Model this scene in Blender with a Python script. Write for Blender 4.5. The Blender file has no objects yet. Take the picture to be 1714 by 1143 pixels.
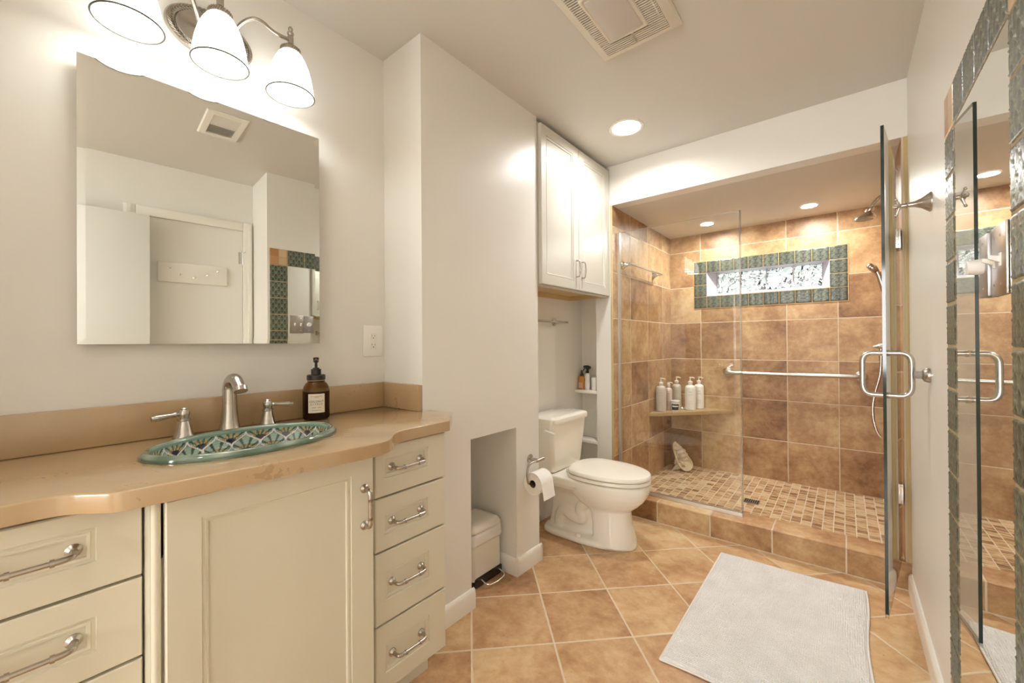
import bpy, bmesh, math, random
from mathutils import Vector, Matrix
PI = math.pi
C = bpy.context.scene.collection
sc = bpy.context.scene
random.seed(7)

# ------------------------------------------------------------------ camera
F_PX = 682.84
yaw, pit, rol = math.radians(39.188), math.radians(0.248), math.radians(-0.3915)
fwd = Vector((-math.sin(yaw)*math.cos(pit), math.cos(yaw)*math.cos(pit), math.sin(pit)))
rgt = Vector((math.cos(yaw), math.sin(yaw), 0))
upv = rgt.cross(fwd)
R_ = rgt*math.cos(rol) + upv*math.sin(rol)
U_ = upv*math.cos(rol) - rgt*math.sin(rol)
cd = bpy.data.cameras.new('camera'); cam = bpy.data.objects.new('camera', cd); C.objects.link(cam)
cd.sensor_fit = 'HORIZONTAL'; cd.sensor_width = 36; cd.lens = F_PX/1714*36
cd.clip_start = 0.01; cd.clip_end = 60
cam.matrix_world = Matrix(((R_.x, U_.x, -fwd.x, 0), (R_.y, U_.y, -fwd.y, 0), (R_.z, U_.z, -fwd.z, 1.19), (0, 0, 0, 1)))
sc.camera = cam

# ------------------------------------------------------------------ light and exposure
L_SHADE = 1.75        # glowing glass shades over the mirror
L_BULB = 0.5         # bulb in each shade (W)
L_CAN = 170         # recessed lamp by the toilet
L_SHOWER = 410      # two small recessed lamps in the shower
L_FILL_LAMP = 50       # unseen recessed lamp added in the passage ceiling as fill
L_FILL_WINDOW = 14         # glow of the unseen window added at the passage end as fill
sc.view_settings.view_transform = 'Standard'
sc.view_settings.look = 'None'
sc.view_settings.gamma = 1
sc.view_settings.use_curve_mapping = False
sc.view_settings.exposure = 0.62
sc.cycles.max_bounces = 14
sc.cycles.diffuse_bounces = 7
sc.cycles.glossy_bounces = 8
sc.cycles.transmission_bounces = 10
sc.cycles.transparent_max_bounces = 16
world = bpy.data.worlds.new('world'); sc.world = world; world.use_nodes = True
wt = world.node_tree; wt.nodes.clear()
wo = wt.nodes.new('ShaderNodeOutputWorld'); wb = wt.nodes.new('ShaderNodeBackground')
wr = wt.nodes.new('ShaderNodeValToRGB'); wc = wt.nodes.new('ShaderNodeTexCoord'); ws = wt.nodes.new('ShaderNodeSeparateXYZ')
wt.links.new(wc.outputs['Generated'], ws.inputs[0]); wt.links.new(ws.outputs['Z'], wr.inputs[0])
wr.color_ramp.elements[0].position = 0.0; wr.color_ramp.elements[0].color = (0.40, 0.46, 0.42, 1)
wr.color_ramp.elements[1].position = 0.25; wr.color_ramp.elements[1].color = (.97, .97, 1.0, 1)
wb.inputs['Strength'].default_value = 1.3
wt.links.new(wr.outputs[0], wb.inputs['Color']); wt.links.new(wb.outputs[0], wo.inputs['Surface'])

# ------------------------------------------------------------------ node helpers
class N:
    def __init__(s, nt): s.nt = nt
    def new(s, t, **k):
        n = s.nt.nodes.new(t)
        for a, b in k.items(): setattr(n, a, b)
        return n
    def put(s, sock, v):
        if isinstance(v, bpy.types.NodeSocket): s.nt.links.new(v, sock)
        elif v is not None:
            sock.default_value = v
    def m(s, op, a, b=None, c=None):
        n = s.new('ShaderNodeMath', operation=op); s.put(n.inputs[0], a)
        if b is not None: s.put(n.inputs[1], b)
        if c is not None: s.put(n.inputs[2], c)
        return n.outputs[0]
    def comb(s, x, y, z=0.0):
        n = s.new('ShaderNodeCombineXYZ'); s.put(n.inputs[0], x); s.put(n.inputs[1], y); s.put(n.inputs[2], z); return n.outputs[0]
    def noise(s, vec, scale, detail=3, rough=.55, dist=0.0):
        n = s.new('ShaderNodeTexNoise'); s.put(n.inputs['Vector'], vec); n.inputs['Scale'].default_value = scale
        n.inputs['Detail'].default_value = detail; n.inputs['Roughness'].default_value = rough; n.inputs['Distortion'].default_value = dist
        return n.outputs['Fac']
    def white(s, vec):
        n = s.new('ShaderNodeTexWhiteNoise'); n.noise_dimensions = '3D'; s.put(n.inputs['Vector'], vec); return n
    def ramp(s, fac, stops, interp='LINEAR'):
        n = s.new('ShaderNodeValToRGB'); r = n.color_ramp; r.interpolation = interp
        while len(r.elements) < len(stops): r.elements.new(0.5)
        for e, (p, c) in zip(r.elements, stops): e.position = p; e.color = (*c, 1)
        s.put(n.inputs[0], fac); return n.outputs[0]
    def mix(s, fac, a, b):
        n = s.new('ShaderNodeMix', data_type='RGBA'); s.put(n.inputs[0], fac)
        s.put(n.inputs[6], (*a, 1) if isinstance(a, tuple) else a); s.put(n.inputs[7], (*b, 1) if isinstance(b, tuple) else b)
        return n.outputs[2]
    def bump(s, h, strength, dist=0.01):
        n = s.new('ShaderNodeBump'); n.inputs['Strength'].default_value = strength; n.inputs['Distance'].default_value = dist
        s.put(n.inputs['Height'], h); return n.outputs[0]
    def obj(s): return s.new('ShaderNodeTexCoord').outputs['Object']
    def xyz(s, v):
        n = s.new('ShaderNodeSeparateXYZ'); s.put(n.inputs[0], v); return n.outputs

def mat(name):
    m = bpy.data.materials.new(name); m.use_nodes = True
    nt = m.node_tree; bs = nt.nodes['Principled BSDF']
    return m, N(nt), bs
def plain(name, col, rough=.5, metal=0.0, noise=0.0, scale=30, spec=None, bump=0.0, coat=0.0, bscale=None):
    m, n, b = mat(name)
    b.inputs['Base Color'].default_value = (*col, 1); b.inputs['Roughness'].default_value = rough; b.inputs['Metallic'].default_value = metal
    if spec is not None: b.inputs['Specular IOR Level'].default_value = spec
    if coat: b.inputs['Coat Weight'].default_value = coat; b.inputs['Coat Roughness'].default_value = 0.05
    if noise:
        f = n.noise(n.obj(), scale, 4)
        c = n.mix(f, tuple(max(0, x*(1-noise)) for x in col), tuple(min(1, x*(1+noise)) for x in col)); n.put(b.inputs['Base Color'], c)
    if bump: n.put(b.inputs['Normal'], n.bump(n.noise(n.obj(), bscale or scale*6, 2), bump, .002))
    return m
def emit(name, col, s):
    m, n, b = mat(name); b.inputs['Base Color'].default_value = (*col, 1); b.inputs['Emission Color'].default_value = (*col, 1)
    b.inputs['Emission Strength'].default_value = s; b.inputs['Roughness'].default_value = .3
    return m
TERRA = [(0.0, (.17, .08, .03)), (.28, (.31, .165, .07)), (.5, (.41, .245, .115)), (.7, (.51, .34, .17)), (1.0, (.62, .47, .28))]
FLOORC = [(0.0, (.25, .12, .05)), (.28, (.43, .235, .11)), (.5, (.535, .325, .165)), (.7, (.62, .42, .225)), (1.0, (.70, .55, .34))]
def tile_mat(name, ax, pitch, origin, grout=.006, diag=False, gcol=(.62, .52, .38), ramp=TERRA, rough=.42, var=.5, streak=False, mott=1.0, center=.5):
    """ax: which object axes give u, v; pitch (pu,pv); origin (u0,v0)"""
    m, n, b = mat(name)
    o = n.obj(); s = n.xyz(o); u, v = s[ax[0]], s[ax[1]]
    u = n.m('SUBTRACT', u, origin[0]); v = n.m('SUBTRACT', v, origin[1])
    if diag:
        k = math.sqrt(.5)
        u, v = n.m('MULTIPLY', n.m('ADD', u, v), k), n.m('MULTIPLY', n.m('SUBTRACT', u, v), k)
    u = n.m('DIVIDE', u, pitch[0]); v = n.m('DIVIDE', v, pitch[1])
    fu, fv = n.m('FLOOR', u), n.m('FLOOR', v); ru, rv = n.m('SUBTRACT', u, fu), n.m('SUBTRACT', v, fv)
    du = n.m('MULTIPLY', n.m('SUBTRACT', .5, n.m('ABSOLUTE', n.m('SUBTRACT', ru, .5))), pitch[0])
    dv = n.m('MULTIPLY', n.m('SUBTRACT', .5, n.m('ABSOLUTE', n.m('SUBTRACT', rv, .5))), pitch[1])
    d = n.m('MINIMUM', du, dv)
    wob = n.m('MULTIPLY', n.m('SUBTRACT', n.noise(o, 40, 2), .5), grout*.5)
    d = n.m('ADD', d, wob)
    g = n.m('LESS_THAN', d, grout*.5)
    cell = n.comb(fu, fv, 0.37)
    w = n.white(cell)
    if streak:
        cs = n.new('ShaderNodeVectorMath', operation='MULTIPLY'); n.put(cs.inputs[0], o); cs.inputs[1].default_value = (18, 130, 1)
        off = n.new('ShaderNodeVectorMath', operation='MULTIPLY_ADD'); n.put(off.inputs[0], w.outputs['Color']); off.inputs[1].default_value = (50, 50, 50); n.put(off.inputs[2], cs.outputs[0])
        f1 = n.noise(off.outputs[0], 1, 2, .5)
        f2 = f1
    else:
        off = n.new('ShaderNodeVectorMath', operation='MULTIPLY_ADD'); n.put(off.inputs[0], w.outputs['Color']); off.inputs[1].default_value = (30, 30, 30); n.put(off.inputs[2], o)
        f1 = n.noise(off.outputs[0], 4.2, 5, .62, .3); f2 = n.noise(off.outputs[0], 26, 4, .65)
    t = n.m('ADD', n.m('MULTIPLY', n.m('SUBTRACT', f1, .5), 1.5*mott), n.m('MULTIPLY', n.m('SUBTRACT', f2, .5), .7*mott))
    t = n.m('ADD', n.m('ADD', t, n.m('MULTIPLY', n.m('SUBTRACT', w.outputs['Value'], .5), var)), center)
    col = n.ramp(t, ramp)
    if not streak:
        pits = n.m('GREATER_THAN', n.noise(off.outputs[0], 95, 2, .6), .70)
        col = n.mix(n.m('MULTIPLY', pits, .35), col, (.16, .08, .035))
    col = n.mix(g, col, gcol)
    n.put(b.inputs['Base Color'], col)
    n.put(b.inputs['Roughness'], n.m('ADD', n.m('MULTIPLY', g, .5), rough))
    h = n.m('MINIMUM', n.m('DIVIDE', d, grout), 1.0)
    h = n.m('ADD', h, n.m('MULTIPLY', f2, .25))
    n.put(b.inputs['Normal'], n.bump(h, .35, .003))
    return m
def vcol(name, rough=.15, coat=.6):
    m, n, b = mat(name)
    a = n.new('ShaderNodeAttribute'); a.attribute_name = 'Col'
    n.put(b.inputs['Base Color'], a.outputs['Color']); b.inputs['Roughness'].default_value = rough
    b.inputs['Coat Weight'].default_value = coat; b.inputs['Coat Roughness'].default_value = .05
    return m
def pane(name, tint=(.985, .995, .985), ior=1.5, boost=1.0):
    m, n, b = mat(name); nt = n.nt; nt.nodes.remove(b)
    tr = n.new('ShaderNodeBsdfTransparent'); tr.inputs[0].default_value = (*tint, 1)
    gl = n.new('ShaderNodeBsdfGlossy'); gl.inputs['Roughness'].default_value = 0.0
    fr = n.new('ShaderNodeFresnel'); fr.inputs['IOR'].default_value = ior
    mx = n.new('ShaderNodeMixShader'); geo = n.new('ShaderNodeNewGeometry')
    f = n.m('MULTIPLY', n.m('MULTIPLY', fr.outputs[0], boost), n.m('SUBTRACT', 1.0, geo.outputs['Backfacing'])); f = n.m('MINIMUM', f, 1.0)
    n.put(mx.inputs[0], f); n.put(mx.inputs[1], tr.outputs[0]); n.put(mx.inputs[2], gl.outputs[0])
    n.put(nt.nodes['Material Output'].inputs['Surface'], mx.outputs[0])
    return m
def glassblock(name):
    m, n, b = mat(name)
    b.inputs['Base Color'].default_value = (.97, .985, .97, 1); b.inputs['Transmission Weight'].default_value = 1; b.inputs['Roughness'].default_value = .04
    b.inputs['IOR'].default_value = 1.45
    o = n.obj(); w = n.noise(o, 9, 1, .4, 2.6)
    n.put(b.inputs['Normal'], n.bump(w, 1.0, .05))
    return m

WALL = plain('warm_white_paint', (.785, .765, .71), .33, noise=.01, scale=3, bump=.02, bscale=60)
CEIL = plain('ceiling_paint', (.67, .65, .60), .6, noise=.012, scale=4)
TRIM = plain('gloss_trim_paint', (.86, .83, .76), .25)
DOORW = plain('white_door_paint', (.80, .78, .72), .35)
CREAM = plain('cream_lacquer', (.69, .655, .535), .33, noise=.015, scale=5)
CREAMB = plain('cream_lacquer_dimmed', (.60, .575, .50), .3, noise=.015, scale=5)  # vanity lacquer darkened in colour to offset the ceiling lamp's glare
WOODU = plain('birch_plywood', (.60, .44, .22), .5, noise=.1, scale=12)
NICKEL = plain('brushed_nickel', (.50, .46, .405), .27, 1.0, noise=.05, scale=80)
NICKELD = plain('aged_nickel', (.42, .38, .32), .35, 1.0, noise=.3, scale=120)
CHROME = plain('polished_chrome', (.80, .80, .79), .12, 1.0)
STEEL = plain('satin_steel', (.55, .52, .47), .25, 1.0, noise=.04, scale=90)
ALU = plain('clear_anodised_aluminium', (.72, .71, .68), .3, .8)
PORC = plain('porcelain', (.86, .825, .735), .08, coat=.5)
SEATM = plain('seat_plastic', (.86, .82, .72), .16)
BLACK = plain('black_plastic', (.018, .016, .015), .25)
DARK = plain('dark_slot', (.035, .028, .02), .8)
WHITEP = plain('white_plastic', (.86, .84, .79), .3)
PAPER = plain('tissue_paper', (.90, .875, .82), .95, bump=.2, scale=40)
MIRROR = plain('silvered_glass', (.82, .835, .80), 0.0, 1.0)
BEVEL = plain('bevelled_mirror_edge', (.95, .96, .95), .02, 1.0)
EDGEG = plain('green_glass_edge', (.012, .028, .022), .08)
PANE = pane('clear_glass', boost=2.3)
SHADE = emit('lit_opal_glass', (1.0, 1.0, .98), L_SHADE)
LENS = emit('lit_lamp_lens', (1.0, 1.0, 1.0), L_CAN)
LENSS = emit('lit_small_lens', (1.0, .995, .96), L_SHOWER)
LENSR = emit('fill_lamp_lens', (1.0, 1.0, 1.0), L_FILL_LAMP)
FILLPANE = emit('glowing_fill_pane', (.97, .985, 1.0), L_FILL_WINDOW)
TILE_BACK = tile_mat('terracotta_wall_tile_x', (0, 2), (.323, .3265), (-.036, .0575))
TILE_LEFT = tile_mat('terracotta_wall_tile_y', (1, 2), (.353, .3265), (3.007, .0575))
TILE_RIGHT = tile_mat('terracotta_wall_tile_y_right', (1, 2), (.3265, .3265), (3.02, .0575))
TILE_CURB = tile_mat('terracotta_curb_tile', (0, 1), (.322, 1.0), (-.002, 2.2), grout=.007, ramp=FLOORC)
TILE_CURBF = tile_mat('terracotta_curb_face_tile', (0, 2), (.322, .1355), (-.002, .0), grout=.007)
TILE_FLOOR = tile_mat('terracotta_floor_tile', (0, 1), (.3245, .3245), (-1.131, 1.587), grout=.008, diag=True, ramp=FLOORC, rough=.3, gcol=(.66, .54, .38), var=.35)
MOSAIC = tile_mat('slate_mosaic', (0, 1), (.0535, .0535), (-.061, 3.0), grout=.0055, ramp=[(0, (.22, .11, .05)), (.3, (.40, .22, .10)), (.55, (.56, .36, .18)), (1, (.70, .55, .34))], streak=True, var=.75, gcol=(.70, .60, .44), center=.55)
EDGET = plain('tile_edge_trim', (.55, .42, .21), .4, noise=.1, scale=10)
GREEN = vcol('glazed_green_tile', .33, .15)
SINKM = vcol('painted_ceramic', .1, .8)

# ------------------------------------------------------------------ mesh helpers
class B:
    def __init__(s): s.bm = bmesh.new(); s.mi = 0
    def _fin(s, faces):
        for f in faces: f.material_index = s.mi
    def box(s, lo, hi, bev=0.0, seg=2):
        x0, y0, z0 = lo; x1, y1, z1 = hi
        v = [s.bm.verts.new(p) for p in ((x0, y0, z0), (x1, y0, z0), (x1, y1, z0), (x0, y1, z0), (x0, y0, z1), (x1, y0, z1), (x1, y1, z1), (x0, y1, z1))]
        fs = [s.bm.faces.new([v[i] for i in q]) for q in ((3, 2, 1, 0), (4, 5, 6, 7), (0, 1, 5, 4), (1, 2, 6, 5), (2, 3, 7, 6), (3, 0, 4, 7))]
        s._fin(fs)
        if bev:
            es = list({e for f in fs for e in f.edges})
            r = bmesh.ops.bevel(s.bm, geom=es, offset=bev, segments=seg, profile=.5, affect='EDGES'); s._fin(r['faces'])
        return s
    def loft(s, rings, cap=True, closed=True):
        R = [[s.bm.verts.new(p) for p in r] for r in rings]; fs = []
        n = len(R[0])
        for a, b in zip(R, R[1:]):
            for i in range(n if closed else n-1):
                j = (i+1) % n; fs.append(s.bm.faces.new((a[i], a[j], b[j], b[i])))
        if cap:
            if len(R[0]) > 2: fs.append(s.bm.faces.new(R[0][::-1])); fs.append(s.bm.faces.new(R[-1]))
        s._fin(fs); return s
    def prism(s, pts, z0, z1, bev=0.0, axis=2):
        def P(p, z): return (p[0], p[1], z) if axis == 2 else ((z, p[0], p[1]) if axis == 0 else (p[0], z, p[1]))
        a = [s.bm.verts.new(P(p, z0)) for p in pts]; b = [s.bm.verts.new(P(p, z1)) for p in pts]; n = len(pts); fs = []
        for i in range(n): fs.append(s.bm.faces.new((a[i], a[(i+1) % n], b[(i+1) % n], b[i])))
        f0 = s.bm.faces.new(a[::-1]); f1 = s.bm.faces.new(b); fs += [f0, f1]; s._fin(fs)
        if bev:
            es = list({e for f in (f0, f1) for e in f.edges})
            r = bmesh.ops.bevel(s.bm, geom=es, offset=bev, segments=3, profile=.5, affect='EDGES'); s._fin(r['faces'])
        return s
    def cyl(s, p0, p1, r0, r1=None, n=24, cap=True):
        return s.lathe([(r0, 0), (r1 if r1 is not None else r0, (Vector(p1)-Vector(p0)).length)], p0, Vector(p1)-Vector(p0), n, cap)
    def lathe(s, prof, org, axis=(0, 0, 1), n=32, cap=True, sx=1.0, sy=1.0):
        ax = Vector(axis).normalized(); t = Vector((0, 0, 1)) if abs(ax.z) < .9 else Vector((1, 0, 0))
        u = t.cross(ax).normalized(); w = ax.cross(u); org = Vector(org)
        if abs(ax.z) >= .9: u = Vector((1, 0, 0)); w = Vector((0, 1, 0)) if ax.z > 0 else Vector((0, -1, 0))
        rings = [[org + ax*h + (u*math.cos(2*PI*i/n)*sx + w*math.sin(2*PI*i/n)*sy)*max(r, 1e-5) for i in range(n)] for r, h in prof]
        return s.loft(rings, cap)
    def tube(s, pts, r, n=12, cap=True, closed=False):
        P = [Vector(p) for p in pts]; m = len(P); rr = r if isinstance(r, (list, tuple)) else [r]*m
        rings = []; prev = None
        for i in range(m):
            t = (P[min(i+1, m-1)]-P[max(i-1, 0)]).normalized()
            if prev is None:
                a = Vector((0, 0, 1)) if abs(t.z) < .9 else Vector((1, 0, 0)); u = t.cross(a).normalized()
            else: u = (prev - t*prev.dot(t)).normalized()
            prev = u; w = t.cross(u)
            rings.append([P[i] + (u*math.cos(2*PI*k/n) + w*math.sin(2*PI*k/n))*rr[i] for k in range(n)])
        return s.loft(rings, cap)
    def sphere(s, c, r, n=16, sc_=(1, 1, 1)):
        c = Vector(c); rings = []
        for i in range(n//2+1):
            a = -PI/2 + PI*i/(n//2); q = max(math.cos(a), 1e-3)
            rings.append([c + Vector((math.cos(2*PI*k/n)*q*r*sc_[0], math.sin(2*PI*k/n)*q*r*sc_[1], math.sin(a)*r*sc_[2])) for k in range(n)])
        return s.loft(rings)
    def grid(s, f, nu, nv):
        V = [[s.bm.verts.new(f(i/nu, j/nv)) for j in range(nv+1)] for i in range(nu+1)]; fs = []
        for i in range(nu):
            for j in range(nv): fs.append(s.bm.faces.new((V[i][j], V[i+1][j], V[i+1][j+1], V[i][j+1])))
        s._fin(fs); return V
    def mat(s, i): s.mi = i; return s

ORG = {}
def bez(p, n=8):
    """round a polyline's corners: Chaikin"""
    P = [Vector(q) for q in p]
    for _ in range(n):
        Q = [P[0]]
        for a, b in zip(P, P[1:]): Q += [a*.75+b*.25, a*.25+b*.75]
        P = Q + [P[-1]]
    return P
def add(name, b, m, parent=None, smooth=35, world=True):
    me = bpy.data.meshes.new(name)
    bmesh.ops.recalc_face_normals(b.bm, faces=b.bm.faces[:])
    root = ORG.get(parent.name) if parent else None
    if root is not None and world: bmesh.ops.translate(b.bm, verts=b.bm.verts[:], vec=-root)
    b.bm.to_mesh(me); b.bm.free()
    for x in (m if isinstance(m, (list, tuple)) else [m]): me.materials.append(x)
    if smooth:
        me.polygons.foreach_set('use_smooth', [True]*len(me.polygons)); me.set_sharp_from_angle(angle=math.radians(smooth))
    o = bpy.data.objects.new(name, me); C.objects.link(o)
    if parent:
        o.parent = parent
        if root is not None: ORG[o.name] = root
    return o
def tag(o, label, cat, group=None):
    o['label'] = label; o['category'] = cat
    if group: o['group'] = group
    return o
def thing(name, label, cat, loc=(0, 0, 0), group=None):
    o = bpy.data.objects.new(name, None); C.objects.link(o); o.location = loc; o.empty_display_size = .05
    ORG[o.name] = Vector(loc); return tag(o, label, cat, group)
def struct(name, b, m, parent=None, smooth=35):
    o = add(name, b, m, parent, smooth)
    if not parent: o['kind'] = 'structure'; ORG[o.name] = Vector((0, 0, 0))
    return o
def copy_tree(o, loc, label=None, group=None):
    def rec(x, par):
        c = x.copy(); C.objects.link(c)
        if par: c.parent = par
        for ch in x.children: rec(ch, c)
        return c
    r = rec(o, None); r.location = loc
    if label: r['label'] = label
    if group: r['group'] = group
    return r
def text(name, body, size, loc, rot, m, parent, align='CENTER', ext=.0002):
    cu = bpy.data.curves.new(name, 'FONT'); cu.body = body; cu.size = size; cu.align_x = align; cu.align_y = 'CENTER'; cu.extrude = ext
    t = bpy.data.objects.new(name, cu); C.objects.link(t)
    dg = bpy.context.evaluated_depsgraph_get(); me = bpy.data.meshes.new_from_object(t.evaluated_get(dg))
    bpy.data.objects.remove(t); me.materials.clear(); me.materials.append(m)
    o = bpy.data.objects.new(name, me); C.objects.link(o)
    root = ORG.get(parent.name, Vector((0, 0, 0))); o.location = Vector(loc)-root; o.rotation_euler = rot; o.parent = parent
    return o
def circle(cx, cy, rx, ry, n=32): return [(cx+rx*math.cos(2*PI*i/n), cy+ry*math.sin(2*PI*i/n)) for i in range(n)]
def rrect(x0, y0, x1, y1, r, n=5):
    out = []
    for cx, cy, a in ((x1-r, y1-r, 0), (x0+r, y1-r, 90), (x0+r, y0+r, 180), (x1-r, y0+r, 270)):
        for i in range(n+1):
            t = math.radians(a+90*i/n); out.append((cx+r*math.cos(t), cy+r*math.sin(t)))
    return out

# ------------------------------------------------------------------ the room
XV, XB, XR, YB, YE, YH, YS, XL, XS = -1.570, -1.311, .239, 1.039, 1.835, 2.692, 3.938, -1.272, .217
HC, HS = 2.44, 2.163
struct('floor', B().box((-1.72, -3.12, -.06), (.74, YH, 0)), TILE_FLOOR)
b = B(); CANX, CANY, CANR = -.975, 2.262, .079
def edges_(pts):
    v = [b.bm.verts.new((p[0], p[1], HC)) for p in pts]; return [b.bm.edges.new((v[i], v[(i+1) % len(v)])) for i in range(len(v))]
bmesh.ops.triangle_fill(b.bm, use_beauty=True, use_dissolve=False, edges=edges_([(-1.72, -3.12), (.74, -3.12), (.74, YH), (-1.72, YH)])+edges_(circle(CANX, CANY, CANR, CANR, 40)))
r_ = bmesh.ops.extrude_face_region(b.bm, geom=b.bm.faces[:]); bmesh.ops.translate(b.bm, verts=[v for v in r_['geom'] if isinstance(v, bmesh.types.BMVert)], vec=(0, 0, .06))
struct('ceiling', b, CEIL)
struct('wall_left', B().box((-1.72, -3.12, 0), (XV, YB, HC)), WALL)
NY0, NY1, NZ = 1.308, 1.636, .757
struct('wall_partition', B().box((-1.72, YB, 0), (XB, NY0, HC)).box((-1.72, NY1, 0), (XB, YE, HC)).box((-1.72, NY0, NZ), (XB, NY1, HC)).box((-1.72, NY0, 0), (-1.68, NY1, NZ)), WALL)
XA = -1.583
struct('wall_alcove', B().box((-1.72, YE, 0), (XA, 2.86, HC)).box((XA, 2.80, 0), (-1.40, 2.86, HC)).box((-1.40, 2.69, 0), (-1.285, 2.86, HC)).box((XA, 2.69, 1.52), (-1.40, 2.80, HC)), WALL)
struct('wall_header', B().box((-1.285, YH, HS), (XR+.1, YH+.10, HC+.06)), WALL)
struct('ceiling_shower', B().box((-1.40, YH+.10, HS), (XR+.1, YS+.12, HS+.06)), CEIL)
struct('wall_right', B().box((XR, 1.004, 0), (.74, YH, HC)).box((XR, YH, 0), (.40, YS+.12, HC)), WALL)
struct('wall_entry', B().box((.62, -3.12, 0), (.74, 1.004, HC)), WALL)
struct('wall_rear', B().box((XV, -3.12, 0), (-1.40, -3.0, HC)).box((-.35, -3.12, 0), (.62, -3.0, HC)).box((-1.40, -3.12, 0), (-.35, -3.0, .75)).box((-1.40, -3.12, 2.2), (-.35, -3.0, HC)), WALL)
struct('wall_light_block', B().box((XV, -.43, 0), (-1.10, -.285, HC)), WALL)  # unseen stub, added to keep the rear window's light off the left wall
w2 = struct('added_window', B().box((-1.40, -3.08, .75), (-.35, -3.05, .80)).box((-1.40, -3.08, 2.15), (-.35, -3.05, 2.2)).box((-1.40, -3.08, .80), (-1.35, -3.05, 2.15)).box((-.40, -3.08, .80), (-.35, -3.05, 2.15)).box((-.90, -3.08, .80), (-.85, -3.05, 2.15)), TRIM)  # out of view, added with glowing panes to light the room from behind
for x0_, x1_ in ((-1.35, -.90), (-.85, -.40)): add('fill_pane', B().box((x0_, -3.072, .80), (x1_, -3.062, 2.15)), FILLPANE, w2)
# shower shell
struct('floor_shower', B().box((XL, 2.865, 0), (XS, YS, .0575)), MOSAIC)
struct('wall_shower_left', B().box((-1.30, YH+.002, 0), (XL, YS, HS)).box((-1.40, 2.862, 0), (-1.30, YS+.12, HS)), TILE_LEFT)
struct('wall_shower_right', B().box((XS, YH+.002, .135), (XR, YS, HS)), TILE_RIGHT)
WX0, WX1, WZ0, WZ1 = -.955, -.083, 1.600, 1.815
BX0, BX1, BZ0, BZ1, BY = -.893, -.131, 1.632, 1.806, 4.045
struct('wall_shower_back', B().box((XL, YS, 0), (WX0, YS+.12, HS)).box((WX1, YS, 0), (XS, YS+.12, HS)).box((WX0, YS, 0), (WX1, YS+.12, WZ0)).box((WX0, YS, WZ1), (WX1, YS+.12, HS)), TILE_BACK)
# curb
curb = struct('trim_1', B().box((XL, YH, .125), (XR, 2.866, .135), .003), TILE_CURB)
struct('curb_face', B().box((XL, YH+.001, 0), (XR, 2.865, .125)), TILE_CURBF, curb)
struct('trim_2', B().box((XS+.008, YH-.003, .135), (XR+.0005, YH+.003, HS), .002), EDGET)
struct('trim_3', B().box((XL-.013, YH-.004, .0), (XL+.002, YH+.003, HS), .002), EDGET)

# skirting with a rounded top
def skirt(b, p0, p1, nrm, h=.088, t=.014):
    p0, p1, nrm = Vector(p0), Vector(p1), Vector(nrm)
    prof = [(0, 0), (t, 0), (t, h*.72), (t*.93, h*.84), (t*.72, h*.94), (t*.35, h), (0, h)]
    b.loft([[p + nrm*a + Vector((0, 0, z)) for a, z in prof] for p in (p0, p1)])
b = B(); skirt(b, (XB, 1.10, 0), (XB, NY0+.012, 0), (1, 0, 0)); struct('baseboard_left', b, TRIM)
b = B(); skirt(b, (XB, NY1-.0132, 0), (XB, YE+.014, 0), (1, 0, 0)); skirt(b, (-1.67, NY1, 0), (XB+.014, NY1, 0), (0, -1, 0)); skirt(b, (-1.58, YE, 0), (XB+.014, YE, 0), (0, 1, 0)); struct('baseboard_partition', b, TRIM)
b = B(); skirt(b, (XR, 1.005, 0), (XR, YH-.007, 0), (-1, 0, 0)); struct('baseboard_right', b, TRIM)

# window of glass blocks
b = B()
o4 = [(WX0, WZ0), (WX1, WZ0), (WX1, WZ1), (WX0, WZ1)]; i4 = [(BX0-.004, BZ0-.004), (BX1+.004, BZ0-.004), (BX1+.004, BZ1+.004), (BX0-.004, BZ1+.004)]
b.loft([[(x, YS-.001, z) for x, z in o4], [(x, BY, z) for x, z in i4], [(x, BY+.06, z) for x, z in i4], [(x, YS+.115, z) for x, z in o4]], cap=False)
win = struct('window_1', b, plain('window_reveal_skytint', (.62, .60, .66), .2), smooth=0)  # lilac of the sky light put into the paint colour
BLK = glassblock('wavy_glass_block'); JOINT = plain('block_joint', (.55, .54, .55), .6)
bw = (BX1-BX0)/4
for k in range(4):
    g = add('glass_block', B().box((BX0+k*bw+.003, BY+.004, BZ0+.001), (BX0+(k+1)*bw-.003, BY+.05, BZ1-.001), .006), BLK, win)
b = B()
for k in range(5): b.box((BX0+k*bw-.003, BY+.008, BZ0-.003), (BX0+k*bw+.003, BY+.05, BZ1+.003))
add('block_joint', b, JOINT, win)

# relief of the green tiles: three by two rows of pointed leaves
def leaf(u, v):
    """u,v in 0..1 inside a tile -> colour, height"""
    U = u*3; V = v*4
    vv = V % 2.0
    s = .5*(.5-.5*math.cos(PI*vv))
    a = U-math.floor(U+.5); ab = abs(a)
    if ab < s: du, t = a, vv; rad = s
    else: du, t = (U % 1.0)-.5, (V+1) % 2.0; rad = .5-s
    edge = abs(ab-s)
    cx = 1-min(1, abs(du)/max(rad, .02))
    rib = abs(math.sin(6*PI*du/(.35+.65*max(rad, .05))))
    h = .25+.75*min(1, edge/.22)*(.6+.4*cx)
    ridge = max(0, 1-edge/.055)
    g = random.random()*.12
    dk = (.022, .036, .026); md = (.17+g*.3, .195+g*.3, .135+g*.2); lt = (.38, .37, .26)
    mixf = min(1, .15+.7*rib)
    c = [dk[i]*(1-mixf)+md[i]*mixf for i in range(3)]
    if t > 1.35 and abs(du) < .16: c = [.012, .02, .018]
    c = [c[i]*(1-.75*ridge)+lt[i]*.75*ridge for i in range(3)]
    return c, (h*.5+ridge*.9)
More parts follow.
